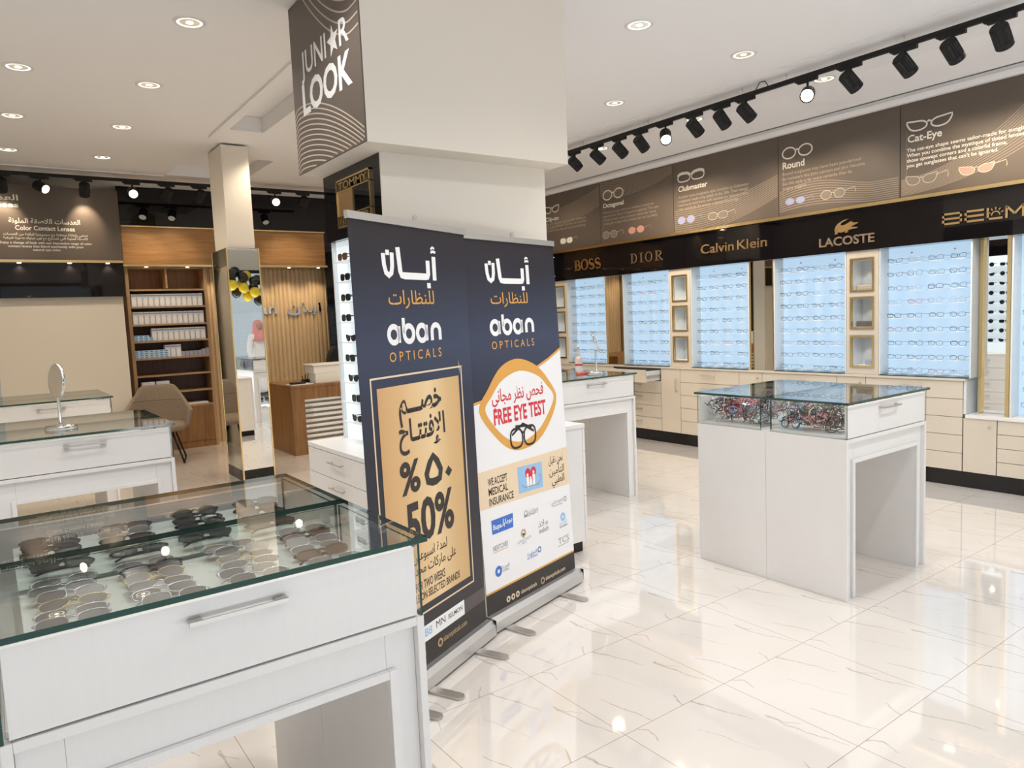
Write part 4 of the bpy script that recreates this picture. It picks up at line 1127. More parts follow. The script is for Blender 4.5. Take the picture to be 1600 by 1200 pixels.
dk = thing('reception_desk', 'oak reception desk with mirrored slat front in front of slat wall', 'desk', (3.7, 9.45, 0))
dx0, dx1, dy0, dy1, dz = 3.040, 4.75, 8.93, 9.965, .885
MB(walnut).box(dx0, dy0, 0, dx0+.03, dy1, dz-.0305).build('side_panel', dk)
MB(walnut).box(dx1-.03, dy0, 0, dx1, dy1, dz-.0305).build('side_panel', dk)
MB(walnut).box(dx0-.005, dy0-.008, dz-.03, dx1+.005, dy1, dz).build('desk_top', dk, bevel=.002)
MB(walnut).box(dx0+.0305, dy0, .10, 3.205, dy0+.03, .70).build('front_post', dk)
MB(walnut).box(dx0+.0305, dy0, .7005, dx1-.0305, dy0+.03, dz-.0305).build('front_rail', dk)
MB(walnut).box(dx0+.0305, dy0, 0, dx1-.0305, dy0+.03, .0995).build('kickboard', dk)
MB(chrome).box(3.206, dy0+.032, .10, dx1-.0305, dy0+.04, .70).build('mirror_backing', dk)
mb = MB(mat('bronze_slat', (.20, .15, .09), .35, .6))
for k in range(9): mb.box(3.2055, dy0+.004, .115 + k*.066, dx1-.031, dy0+.030, .140 + k*.066)
mb.build('slat_front', dk)
o = thing('storage_box', 'pale lidded storage box, lower of two stacked on the desk', 'box', (3.62, 9.1, dz+.0005))
MB(paper).box(3.40, 9.02, dz+.0005, 4.02, 9.34, dz+.125).build('box_body', o, bevel=.004)
o = thing('storage_box', 'pale lidded storage box, upper of two stacked on the desk', 'box', (3.62, 9.1, dz+.126))
MB(paper).box(3.385, 9.02, dz+.1255, 4.02, 9.34, dz+.225).build('box_body', o, bevel=.004)
MB(paper).box(3.365, 9.005, dz+.2255, 4.03, 9.355, dz+.246).build('lid', o, bevel=.003)
tag(MB(paper).box(3.07, 8.97, dz+.0005, 3.35, 9.20, dz+.010).build('paper_sheet_stack'), 'white papers on the left corner of the desk', 'papers')
o = thing('card_terminal', 'dark flat device lying on the papers on the desk', 'device', (3.16, 9.05, dz+.0105))
MB(blackm).box(3.08, 9.02, dz+.0105, 3.27, 9.10, dz+.035).build('device_body', o, bevel=.008)
MB(seam).box(3.10, 9.035, dz+.0355, 3.18, 9.085, dz+.037).build('screen', o)
o = thing('stapler', 'small black desk stand beside the storage boxes', 'stationery', (3.345, 9.0, dz))
MB(blackm).box(3.30, 9.22, dz+.0005, 3.39, 9.27, dz+.05).build('stand_base', o); MB(blackm).cyl((3.315, 9.245, dz+.05), (3.305, 9.245, dz+.10), .006, n=8).cyl((3.345, 9.245, dz+.05), (3.35, 9.245, dz+.115), .006, n=8).cyl((3.375, 9.245, dz+.05), (3.385, 9.245, dz+.105), .006, n=8).build('pens', o)
oc = thing('office_chair', 'black office chair back showing behind the desk boxes', 'chair', (4.36, 10.25, 0))
mb = MB(blacksoft); prof = []
for i in range(9):
    a = i/8; prof.append((.245*math.sqrt(max(.02, 1-(max(0, a-.35)/.72)**2.2)), .62 + a*.68))
vs, fs = [], []
for w_, z in prof:
    for j in range(9):
        s_ = -1 + j/4; vs.append((4.36 + s_*w_, 10.42 + .05*s_*s_*-1 - .03*math.sin(z*4), z))
for i in range(8):
    for j in range(8): fs.append((i*9+j, i*9+j+1, (i+1)*9+j+1, (i+1)*9+j))
mb.add(vs, fs, None, True); o = mb.build('backrest', oc); sd = o.modifiers.new('thick', 'SOLIDIFY'); sd.thickness = .06
MB(blacksoft).box(4.11, 9.98, .44, 4.61, 10.46, .52).build('seat', oc, bevel=.03)
for xx in (4.08, 4.64): MB(blackm).tube([(xx, 10.40, .48), (xx, 10.40, .68), (xx, 10.10, .70)], .018, 8).build('armrest', oc)
MB(blackm).cyl((4.36, 10.22, .08), (4.36, 10.22, .44), .03, n=12).build('column_post', oc)
mb = MB(blackm)
for k in range(5): mb.cyl((4.36, 10.22, .09), (4.36+.28*math.cos(k*1.2566), 10.22+.28*math.sin(k*1.2566), .03), .022, .016, n=8).ball((4.36+.28*math.cos(k*1.2566), 10.22+.28*math.sin(k*1.2566), .028), .028)
mb.build('star_base', oc)

# armchair beside the shelves (front faces -y locally)
ac = thing('armchair', 'beige woven tub armchair on black metal legs by the shelves', 'chair', (1.66, 9.86, 0), R(-14))
sc = 1.17
mb = MB(fabric); NU, NV = 28, 7; vs, fs = [], []
for j in range(NV+1):
    v = j/NV
    for i in range(NU+1):
        a = R(-18 + 216*i/NU)           # arm to arm round the back, 90 deg is straight back
        k = max(0, math.sin(a)); top = .58 + .26*(min(1, k*1.16)**2.6)
        flare = 1 + .16*v
        rx, ry = .285*flare, .27*flare
        x = rx*math.cos(a); y = ry*math.sin(a)*(1.0 + .12*v*k) 
        z = .40 + (top-.40)*v
        vs.append((x*sc, y*sc, z*sc - .02))
for j in range(NV):
    for i in range(NU): fs.append((j*(NU+1)+i, j*(NU+1)+i+1, (j+1)*(NU+1)+i+1, (j+1)*(NU+1)+i))
mb.add(vs, fs, None, True); shell = mb.build('shell', ac, local=True)
m_ = shell.modifiers.new('thick', 'SOLIDIFY'); m_.thickness = .05; m_.offset = 0
m_ = shell.modifiers.new('soft', 'SUBSURF'); m_.levels = 1; m_.render_levels = 1
mb = MB(fabric); mb.lathe([(.05, .385), (.25, .385), (.285, .41), (.285, .445), (.25, .475), (.05, .485)], (0, -.01, 0), 24); cu = mb.build('seat_cushion', ac, local=True); cu.scale = (sc, sc, 1.06)
MB(seam).tube([(.29*sc*math.cos(R(a)), .285*sc*math.sin(R(a)) - .042, .655*sc) for a in range(35, 146, 10)], .0035, 5).build('back_seam', ac, local=True)
for sx in (-1, 1):
    MB(blackm).tube([(sx*.16, -.20, .42), (sx*.27, -.25, .015), (sx*.27, .25, .015), (sx*.16, .18, .42)], .011, 8).tube([(sx*.22, -.235, .18), (sx*.14, -.12, .42)], .009, 8).build('leg', ac, local=True)
MB(blackm).box(-.2, -.2, .40, .2, .2, .425).build('seat_plate', ac, local=True)

# ------------------------------------------------------------------ roll-up banners (local: x along the sheet, -y towards the viewer)
def banner(loc, rz, w, H, lean, shift, label, foot_s):
    t = thing('roll_up_banner', label, 'banner', loc, rz, 'roll-up banners in the middle of the floor')
    mb = MB(alu)
    pr_ = [(-.055, .012), (-.050, .060), (-.030, .085), (.030, .085), (.055, .060), (.055, .012)]
    n = len(pr_)
    vs = [(x, p[0], p[1]) for x in (-.008, w+.008) for p in pr_]
    mb.add(vs, [tuple(range(n)), tuple(reversed(range(n, 2*n)))] + [(i, n+i, n+(i+1) % n, (i+1) % n) for i in range(n)])
    mb.build('base_cassette', t, local=True)
    MB(alu, blackm).box(-.013, -.052, .014, -.0085, .052, .083, blackm).box(w+.0085, -.052, .014, w+.013, .052, .083, blackm).build('end_cap', t, local=True)
    for s_ in foot_s:
        pts = [(s_-.024, -.02), (s_-.024, -.20)] + [(s_ - .024*math.cos(PI*i/8), -.20 - .024*math.sin(PI*i/8)) for i in range(1, 8)] + [(s_+.024, -.20), (s_+.024, -.02)]
        MB(steel).flat([(p[0], p[1]) for p in pts][::-1][::-1], (0, 0, .001), EX, EY, None, .010).build('foot', t, local=True)
    up = V3(shift/H, lean/H, 1)
    def P(s_, z, d=0): return V3(s_, 0, .07) + up*(z-.07) + V3(0, -d, 0)
    mb = MB(navy); N = 24; vs = []
    for j in range(N+1):
        z = .075 + (H-.02-.075)*j/N
        for d in (0, -.0012): vs += [P(0, z, d), P(w, z, d)]
    fs = []
    for j in range(N):
        a = j*4; b_ = a+4; fs += [(a, a+1, b_+1, b_), (a+3, a+2, b_+2, b_+3), (a+2, a, b_, b_+2), (a+1, a+3, b_+3, b_+1)]
    mb.add(vs, fs); mb.build('printed_sheet', t, local=True)
    a, b_ = P(-.006, H-.022), P(w+.006, H-.022)
    mb = MB(alu)
    mb.add([a + V3(0, y, z) for y, z in ((-.008, -.006), (-.008, .024), (.010, .024), (.010, -.006))] + [b_ + V3(0, y, z) for y, z in ((-.008, -.006), (-.008, .024), (.010, .024), (.010, -.006))],
           [(0, 1, 2, 3), (7, 6, 5, 4), (0, 4, 5, 1), (1, 5, 6, 2), (2, 6, 7, 3), (3, 7, 4, 0)])
    mb.build('top_rail', t, local=True)
    c = P(w*.53, H+.002)
    MB(alu).box(c.x-.010, c.y-.004, c.z, c.x+.010, c.y+.008, c.z+.022).cyl(c + V3(.006, .004, .0), c + V3(.006, .004, .03), .004, n=8).build('hook', t, local=True)
    MB(steel).cyl((w*.53, .035, .08), c + V3(0, .022, -.01), .008, n=8).build('support_pole', t, local=True)
    o = tuple(P(0, 0)); 
    return t, o, (EX, up)

t1, O1, A1 = banner((1.192, 2.66, 0), R(25.69), .851, 2.068, .02, -.008, 'left roll-up banner with gold panel reading 50%', (.10, .27, .67))
def G1(m, name, label=None):
    def done(mb):
        o = mb.build(name, t1, local=True)
        if label: o['label'] = label
    return done
def brandblock(t, o, ax, sx=0.0):
    mb = MB(white_ink)
    # the shop's Arabic name drawn with even strokes: alef-hamza, long joined beh-alef, noon
    bo, w = sx+.197, .392
    y0 = 1.812
    rb = lambda pts, wd=.030: mb.ribbon([(bo + p[0], y0 + p[1]) for p in pts], wd, o, *ax, white_ink, False, .0012)
    rb([(.377, 0), (.377, .108)]); rb([(.358, .140), (.372, .150), (.388, .144)], .011); rb([(.356, .126), (.374, .131), (.395, .128)], .012)
    rb([(.328, .088), (.328, .026), (.322, .016), (.310, .015), (.150, .015), (.128, .018), (.120, .034), (.110, .135)])
    mb.flat([(bo+.314, y0-.036), (bo+.342, y0-.036), (bo+.342, y0-.012), (bo+.314, y0-.012)], Vector(o) + V3(0, -.0012, 0), *ax, white_ink)
    rb([(.008, .105), (.012, .055), (.022, .025), (.040, .014), (.058, .025), (.066, .055), (.068, .110)], .026)
    mb.flat([(bo+.026, y0+.098), (bo+.050, y0+.098), (bo+.050, y0+.120), (bo+.026, y0+.120)], Vector(o) + V3(0, -.0012, 0), *ax, white_ink)
    mb.build('arabic_name', t, local=True)
    mb = MB(orange_ink).text(arabic('للنظارات'), sx+.222, 1.705, .337, .058, o, *ax, orange_ink, .004, 0, .0012); mb.build('arabic_line', t, local=True)
    # rounded Latin logotype: bowls and stems
    mb = MB(white_ink); L = lambda pts, wd=.026, cl=False: mb.ribbon([(sx + p[0], p[1]) for p in pts], wd, o, *ax, white_ink, cl, .0012)
    def bowl(cx): L([(cx + .034*math.cos(2*PI*i/22), 1.577 + .034*math.sin(2*PI*i/22)) for i in range(22)], .024, True)
    bowl(.243); L([(.279, 1.541), (.279, 1.612)], .022)
    bowl(.350); L([(.314, 1.580), (.314, 1.646)], .022)
    bowl(.447); L([(.483, 1.541), (.483, 1.612)], .022)
    L([(.526, 1.540), (.526, 1.580)] + [(.558 - .032*math.cos(PI*i/10), 1.580 + .030*math.sin(PI*i/10)) for i in range(11)] + [(.590, 1.540)], .024)
    mb.build('latin_name', t, local=True)
    mb = MB(orange_ink).text('O P T I C A L S', sx+.204, 1.463, .388, .040, o, *ax, orange_ink, .002, 0, .0012); mb.build('latin_line', t, local=True)
brandblock(t1, O1, A1)
mb = MB(goldprint)
mb.flat([(.104, .362), (.725, .362), (.725, 1.360), (.104, 1.360)], Vector(O1) + V3(0, -.0010, 0), *A1, goldprint)
mb.build('gold_panel', t1, local=True)
mb = MB(cream_ink)
for q in ((.064, .756, 1.398, 1.406), (.064, .756, .322, .330), (.064, .0725, .3301, 1.3979), (.7475, .756, .3301, 1.3979)):
    mb.flat([(q[0], q[2]), (q[1], q[2]), (q[1], q[3]), (q[0], q[3])], Vector(O1) + V3(0, -.0010, 0), *A1, cream_ink)
st = [(.735 + (.035 if i % 4 == 0 else .006)*math.cos(PI*i/8 + .1), 1.402 + (.035 if i % 4 == 0 else .006)*math.sin(PI*i/8 + .1)) for i in range(16)]
mb.flat(st, Vector(O1) + V3(0, -.0014, 0), *A1, cream_ink); mb.build('gold_outline', t1, local=True)
di = dark_ink
mb = MB(di).text(arabic('خصـــم'), .240, 1.238, .325, .100, O1, *A1, di, .028, 0, .0018); mb.text(arabic('الإفتتـاح'), .228, 1.110, .355, .092, O1, *A1, di, .026, 0, .0018); mb.build('arabic_headline', t1, local=True)
mb = MB(di).text('%', .217, .888, .146, .132, O1, *A1, di, .030, 0, .0018)
mb.ribbon([(.470 + p[0], .886 + p[1]) for p in ((0, .128), (-.030, .100), (-.058, .055), (-.050, .020), (-.015, .010), (.015, .010), (.045, .018), (.056, .055), (.030, .100))], .036, O1, *A1, di, True, .0018)
mb.flat([(.560, .918), (.590, .893), (.620, .918), (.590, .945)], Vector(O1) + V3(0, -.0018, 0), *A1, di); mb.build('arabic_percentage', t1, local=True)
mb = MB(di).text('50%', .240, .655, .373, .176, O1, *A1, di, .030, 0, .0018); mb.build('percentage', t1, local=True)
mb = MB(di).text(arabic('لمدة اسبوعين'), .270, .572, .270, .042, O1, *A1, di, .006, 0, .0018).text(arabic('على ماركات محدودة'), .215, .510, .395, .042, O1, *A1, di, .006, 0, .0018)
mb.text('FOR TWO WEEKS', .276, .436, .232, .038, O1, *A1, di, .010, 0, .0018).text('AVAILABLE ON SELECTED BRANDS', .150, .388, .481, .034, O1, *A1, di, .010, 0, .0018); mb.build('small_print', t1, local=True)
mb = MB(plum_ink)
pl_ = lambda q, m, d: mb.flat([(q[0], q[2]), (q[1], q[2]), (q[1], q[3]), (q[0], q[3])], Vector(O1) + V3(0, -d, 0), *A1, m)
pl_((.0, .851, .078, .192), dark_ink, .0008); pl_((.655, .851, .193, .262), plum_ink, .0010); pl_((.18, .654, .193, .266), white_ink, .0012); mb.build('bottom_band', t1, local=True)
mb = MB(pale_blue_ink).text('B8', .322, .215, .055, .036, O1, *A1, pale_blue_ink, .01, 0, .0018).text('MN', .410, .222, .075, .032, O1, *A1, dark_ink, .0, 0, .0018).text('BELMON', .512, .224, .122, .022, O1, *A1, dark_ink, .004, 0, .0018)
mb.text('abanopticals.com', .462, .136, .205, .026, O1, *A1, tan_ink, .012, 0, .0014).text('abanopticals', .150, .134, .17, .026, O1, *A1, tan_ink, .012, 0, .0014)
mb.ribbon([(.435 + .016*math.cos(i*PI/6), .143 + .016*math.sin(i*PI/6)) for i in range(12)], .010, O1, *A1, tan_ink, True, .0014); mb.build('logos_and_address', t1, local=True)

t2, O2, A2 = banner((1.985, 3.052, 0), R(16.9), .850, 2.068, .10, .03, 'right roll-up banner reading FREE EYE TEST with eye emblem', (.10, .62))
w2 = .850; sh2 = .012
brandblock(t2, O2, A2, -.005)
def D2(d): return Vector(O2) + V3(0, -d, 0)
mb = MB(silver_print)
curve = [(0, 1.185), (.07, 1.192), (.15, 1.205), (.614, 1.338), (.72, 1.372), (w2, 1.425)]
mb.flat([(0, .196), (w2, .196)] + curve[::-1], D2(.0008), *A2, silver_print)
mb.ribbon([(p[0], p[1]+.004) for p in curve], .014, O2, *A2, orange_ink, False, .0012)
mb.ribbon([(0, .196), (w2, .192)], .010, O2, *A2, orange_ink, False, .0012)
mb.flat([(0, .640), (w2, .606), (w2, .832), (0, .836)], D2(.0012), *A2, cream_ink); mb.build('white_panel', t2, local=True)
mb = MB(orange_ink)
def smooth(pts, n=5):
    out = []; N = len(pts)
    for i in range(N):
        p0, p1, p2, p3 = pts[i-1], pts[i], pts[(i+1) % N], pts[(i+2) % N]
        for k in range(n):
            u = k/n
            out.append(tuple(.5*((2*p1[j]) + (-p0[j]+p2[j])*u + (2*p0[j]-5*p1[j]+4*p2[j]-p3[j])*u*u + (-p0[j]+3*p1[j]-3*p2[j]+p3[j])*u**3) for j in (0, 1)))
    return out
eye = smooth([(.052, 1.147), (.139, 1.258), (.262, 1.365), (.42, 1.398), (.594, 1.345), (.715, 1.243), (.775, 1.147), (.715, 1.035), (.575, .925), (.42, .893), (.290, .915), (.170, 1.000)])
mb.flat(eye[::-1], D2(.0016), *A2, orange_ink)
inner = smooth([(.102, 1.150), (.165, 1.215), (.260, 1.290), (.425, 1.330), (.590, 1.290), (.680, 1.225), (.745, 1.148), (.660, 1.045), (.560, .975), (.42, .938), (.290, .965), (.175, 1.050)])
mb.flat(inner[::-1], D2(.0022), *A2, silver_print); mb.build('eye_emblem', t2, local=True)
mb = MB(red_ink).text(arabic('فحص نظر مجاني'), .162, 1.180, .480, .066, O2, *A2, red_ink, .014, 0, .0028).text('FREE EYE TEST', .168, 1.062, .487, .078, O2, *A2, red_ink, .030, 0, .0028); mb.build('headline', t2, local=True)
mb = MB(dark_ink); glasses_print(mb, .300, .905, .235, .115, 'rounded', O2, *A2, dark_ink, None, .07, .0028)
mb.ribbon([(.315, .985), (.420, 1.035), (.500, 1.000)], .014, O2, *A2, dark_ink, False, .0028).ribbon([(.520, .980), (.440, 1.020), (.350, 1.028)], .014, O2, *A2, dark_ink, False, .0028); mb.build('glasses_drawing', t2, local=True)
mb = MB(dark_ink)
for s_, y, w in (('WE ACCEPT', .752, .166), ('MEDICAL', .700, .166), ('INSURANCE', .646, .212)): mb.text(s_, .080, y, w, .038, O2, *A2, dark_ink, .014, 0, .0018)
mb.build('insurance_text', t2, local=True); mb = MB(dark_ink)
for s_, y, x, w in (('نحن نقبل', .762, .645, .150), ('التأمين', .695, .645, .158), ('الطبي', .640, .665, .135)): mb.text(arabic(s_), x, y, w, .042, O2, *A2, dark_ink, .006, 0, .0018)
mb.build('insurance_text', t2, local=True)
mb = MB(photo_print).flat([(.340, .655), (.574, .646), (.578, .792), (.340, .801)], D2(.0018), *A2, photo_print)
hp = []
for i in range(24):
    a = 2*PI*i/24; hp.append((.462 + .0042*16*math.sin(a)**3*.8, .738 + .0036*(13*math.cos(a) - 5*math.cos(2*a) - 2*math.cos(3*a) - math.cos(4*a))))
mb.flat(hp[::-1], D2(.0022), *A2, red_ink)
for fx, fh in ((.430, .080), (.458, .055), (.488, .088)):
    mb.flat([(fx-.010, .672), (fx+.010, .672), (fx+.012, .672+fh*.75), (fx-.012, .672+fh*.75)], D2(.0026), *A2, white_ink).flat([(fx + .009*math.cos(PI*i/5), .672+fh*.88 + .010*math.sin(PI*i/5)) for i in range(10)], D2(.0026), *A2, white_ink)
mb.ribbon([(.37, .70), (.40, .678), (.53, .672), (.56, .70), (.545, .73)], .006, O2, *A2, grey_ink, False, .0026); mb.build('family_picture', t2, local=True)
mb = MB(blue_ink)
mb.flat([(.086, .493), (.268, .489), (.272, .566), (.084, .568)], D2(.0016), *A2, blue_ink).text('Bupa', .096, .515, .070, .026, O2, *A2, white_ink, .012, 0, .0022).text(arabic('بوبا'), .200, .525, .062, .026, O2, *A2, white_ink, .012, 0, .0022)
mb.ribbon([(.168, .518), (.180, .522), (.184, .556), (.190, .510), (.195, .530)], .005, O2, *A2, white_ink, False, .0022)
tx = lambda s_, x, y, w, cap, m=grey_ink, bd=.004: mb.text(s_, x, y, w, cap, O2, *A2, m, bd, 0, .0018)
ring = lambda x, y, r, wd, m=grey_ink: mb.ribbon([(x + r*math.cos(i*PI/8), y + r*math.sin(i*PI/8)) for i in range(16)], wd, O2, *A2, m, True, .0018)
mb.build('insurer_logo', t2, local=True); mb = MB()
ring(.390, .535, .014, .005); tx(arabic('ميدنت'), .415, .532, .09, .018); tx('MEDNEXT', .375, .512, .135, .016)
mb.build('insurer_logo', t2, local=True); mb = MB()
ring(.792, .527, .013, .006); tx(arabic('التعاونية للتأمين'), .640, .522, .125, .014); tx('Tawuniya', .65, .505, .11, .011)
mb.build('insurer_logo', t2, local=True); mb = MB()
ring(.755, .425, .018, .016, pale_blue_ink); tx(arabic('غلوب ميد'), .712, .385, .088, .018, pale_blue_ink); tx('GlobeMed', .712, .365, .09, .013)
mb.build('insurer_logo', t2, local=True); mb = MB()
tx(arabic('ملاذ'), .500, .425, .095, .034); tx('malath', .503, .388, .095, .028)
mb.build('insurer_logo', t2, local=True); mb = MB()
ring(.355, .432, .018, .010, tan_ink); mb.flat([(.33, .425), (.355, .405), (.38, .425), (.355, .432)], D2(.0018), *A2, dark_ink); tx(arabic('الاتحاد التجاري'), .295, .390, .125, .014); tx('ATI', .335, .372, .04, .012)
mb.build('insurer_logo', t2, local=True); mb = MB()
tx('NEXTCARE', .083, .404, .128, .026, grey_ink, .010); mb.ribbon([(.083, .396), (.211, .394)], .003, O2, *A2, orange_ink, False, .0018)
mb.build('insurer_logo', t2, local=True); mb = MB()
tx('TCS', .690, .272, .115, .036, grey_ink, 0); mb.ribbon([(.683, .262), (.80, .262)], .003, O2, *A2, grey_ink, False, .0018)
tx(arabic('التعاونية'), .375, .292, .095, .018, blue_ink); ring(.495, .300, .014, .007, blue_ink); tx('Al Etihad', .372, .274, .10, .013, blue_ink)
mb.build('insurer_logo', t2, local=True); mb = MB()
ring(.115, .290, .020, .018, blue_ink); tx(arabic('العربية'), .145, .292, .065, .018); tx('Arabia', .148, .275, .055, .012);
mb.build('insurer_logo', t2, local=True)
mb = MB(dark_ink).flat([(0, .078), (w2, .078), (w2, .188), (0, .190)], D2(.0010), *A2, dark_ink)
for x in (.180, .222, .264):
    mb.flat([(x + .017*math.cos(-i*PI/8), .118 + .017*math.sin(-i*PI/8)) for i in range(16)][::-1], D2(.0016), *A2, cream_ink).flat([(x + .007*math.cos(i*PI/4), .118 + .008*math.sin(i*PI/4)) for i in range(8)], D2(.002), *A2, dark_ink)
mb.text('abanopticals', .295, .108, .150, .022, O2, *A2, cream_ink, .008, 0, .0016).text('abanopticals.com', .535, .108, .205, .022, O2, *A2, cream_ink, .008, 0, .0016)
mb.ribbon([(.505 + .016*math.cos(i*PI/6), .116 + .016*math.sin(i*PI/6)) for i in range(12)], .009, O2, *A2, tan_ink, True, .0016); mb.build('bottom_band', t2, local=True)

# ------------------------------------------------------------------ ceiling downlights
def downlight_parts():
    t = thing('ceiling_downlight', '', 'light')
    MB(white).lathe([(.075, 0), (.078, -.007), (.096, -.005), (.099, 0)], (0, 0, 0), 32, caps=False).build('trim_ring', t, local=True)
    MB(lampring).lathe([(.062, -.0035), (.074, -.0035)], (0, 0, 0), 32, caps=False).build('glow_ring', t, local=True)
    mb = MB(lampoff); mb.cyl((0, 0, -.0005), (0, 0, -.003), .0615, n=28, sm=False); mb.build('reflector', t, local=True)
    MB(lamp).cyl((0, 0, -.0031), (0, 0, -.0045), .022, n=18, sm=False).build('bulb', t, local=True)
    return t
DL0 = downlight_parts(); dl_used = False
XS_L = (.366, 1.212); XS_R = (3.748, 4.878, 5.985)
dl = []
for iy, y in enumerate((.75, 2.15, 3.55, 4.95, 6.325, 7.70, 9.085)):
    for x in (-.48,) + XS_L + ((2.62,) if y < 3 or y > 5 else ()) + XS_R:
        dl.append((x, y))
vis = {(1.212, 4.95): 'largest left downlight, nearest the brown column sign', (.366, 6.325): 'second-nearest downlight at the left photo edge', (1.212, 6.325): 'second downlight of the inner left row',
       (.366, 7.70): 'third downlight at the left photo edge', (1.212, 7.70): 'third downlight of the inner left row', (.366, 9.085): 'farthest downlight at the left photo edge', (1.212, 9.085): 'farthest downlight of the inner left row',
       (3.748, 3.55): 'downlight nearest the big column on its right', (4.878, 3.55): 'nearest downlight of the middle right row', (4.878, 4.95): 'second downlight of the middle right row',
       (5.985, 3.55): 'downlight partly behind the near track spotlights', (5.985, 4.95): 'second downlight seen behind the right track', (5.985, 6.325): 'far downlight seen behind the right track'}
for x, y in dl:
    if (x == -.48 and y > 3) or (y < 1 and x < 2): continue
    if (x, y) in ((2.62, 9.085), (3.748, 9.085)): continue
    lab = vis.get((x, y))
    if lab:
        r = DL0 if not dl_used else dup(DL0); dl_used = True
        r.location = (x, y, CEIL - .0126 if (x > 5.42) else CEIL - .0006)
        r['label'] = 'recessed round ceiling downlight, ' + lab; r['group'] = 'recessed ceiling downlights'
    light('downlight_beam', 'SPOT', (x, y, CEIL-.03), DOWN_E, NEUT if y < 6 else (1.0, .84, .64), (0, 0, -1), spot_size=R(135), spot_blend=.7, shadow_soft_size=.06)

# ------------------------------------------------------------------ black track spotlights
def rail(p, q, label):
    t = thing('track_rail', label, 'track', ((p[0]+q[0])/2, (p[1]+q[1])/2, p[2]))
    d = (Vector(q)-Vector(p)).normalized(); s_ = d.cross(EZ)*.017
    mb = MB(blackm); a, b_ = Vector(p), Vector(q)
    vs = [e + k + V3(0, 0, z) for e in (a, b_) for k, z in ((-s_, -.017), (s_, -.017), (s_, .017), (-s_, .017))]
    mb.add(vs, [(0, 1, 2, 3), (7, 6, 5, 4), (0, 4, 5, 1), (1, 5, 6, 2), (2, 6, 7, 3), (3, 7, 4, 0)]); mb.build('rail', t)
    return t
def wires(t, pts, zt):
    for x, y in pts:
        MB(steel).cyl((x, y, 3.482), (x, y, zt), .0016, n=5).cyl((x, y, zt-.03), (x, y, zt), .0035, n=6).tube([(x, y, zt-.012), (x-.01, y+.03, zt-.012), (x-.012, y+.06, zt-.02), (x-.006, y+.05, zt-.035)], .0014, 4).build('hanger_wire', t)
rr = rail((5.56, 1.2, 3.465), (5.56, 6.75, 3.465), 'long black lighting track hanging along the right sign wall')
wires(rr, [(5.56, y) for y in (2.68, 3.63, 4.06, 5.18, 6.15)], CEIL-.0125)
MB(blackm).tube([(5.56, 3.80, 3.48), (5.55, 3.83, 3.53), (5.55, 3.88, 3.535), (5.56, 3.93, 3.48)], .004, 6).build('feed_cable', rr)
rb_ = rail((-1.4, 9.88, 3.465), (4.2, 9.88, 3.465), 'black lighting track hanging before the back wall')
wires(rb_, [(x, 9.88) for x in (1.46, 2.95)], CEIL-.0125)
def spotlight(p, along, dr, lit_, label, group, energy, col):
    # p: centre of the lamp body
    p = Vector(p); dr = Vector(dr).normalized(); al = Vector(along)
    t = thing('track_spotlight', label, 'spotlight', tuple(p), 0, group)
    sd = al.cross(EZ)*.016
    a = Vector((p.x, p.y, 3.4475)) - al*.03; mb = MB(blackm)
    for (l0, l1, h0, h1) in ((-.055, .115, -.030, 0), (-.075, -.055, -.016, 0)):
        vs = [a + al*l + s_ + V3(0, 0, h) for l in (l0, l1) for s_, h in ((-sd, h0), (sd, h0), (sd, h1), (-sd, h1))]
        mb.add(vs, [(0, 1, 2, 3), (7, 6, 5, 4), (0, 4, 5, 1), (1, 5, 6, 2), (2, 6, 7, 3), (3, 7, 4, 0)])
    mb.build('track_adapter', t)
    back = p - dr*.05
    MB(blackm).cyl((p.x, p.y, 3.419), (p.x, p.y, back.z+.03), .010, .008, 10).cyl((p.x, p.y, back.z+.036), back, .009, n=8).build('neck', t)
    mb = MB(blackm); n = 40; u, w = mb.frame(dr); vs = []
    for d_, fin in ((-.078, 0), (-.070, 1), (.036, 1), (.041, 0), (.078, 0)):
        for i in range(n):
            q = (.056 if d_ > -.072 else .046) - (.005 if fin and i % 2 else 0)
            vs.append(p + dr*d_ + (u*math.cos(2*PI*i/n) + w*math.sin(2*PI*i/n))*q)
    fs = [(k*n+i, k*n+(i+1) % n, (k+1)*n+(i+1) % n, (k+1)*n+i) for k in range(4) for i in range(n)] + [tuple(reversed(range(n)))]
    mb.add(vs, fs); mb.lathe([(.056, .078), (.051, .078), (.049, .060), (.0, .0595)], p, 24, None, dr, caps=False); mb.build('lamp_body', t)
    MB(lamp).cyl(p + dr*.0605, p + dr*.070, .047, n=24, sm=False).build('lens', t)
    light('spot_beam', 'SPOT', p + dr*.085, energy, col, dr, spot_size=R(68), spot_blend=.75, shadow_soft_size=.03)
HY = [2.056, 2.355, 2.673, 3.081, 3.441, 4.026, 4.285, 4.592, 4.955, 5.281, 5.583, 5.927, 6.30]
for i, y in enumerate(HY):
    fl = i in (4, 8)
    dr = {4: (-.80, -.42, -.40), 8: (-.55, -.55, -.62)}.get(i, (.80, random.uniform(-.22, .05), -.66))
    spotlight((5.56, y, 3.322), -EY, dr, fl, ('black track spotlight turned towards the room, ' + ('nearer' if i == 4 else 'farther') + ' of the two on the right track') if fl else
              f'black track spotlight aimed at the right wall, {ORD[i]} from the near end', 'spotlights on the right track', HEAD_E, WARM)
HX = [.30, .672, 1.10, 1.606, 1.997, 2.378, 3.333, 3.728]
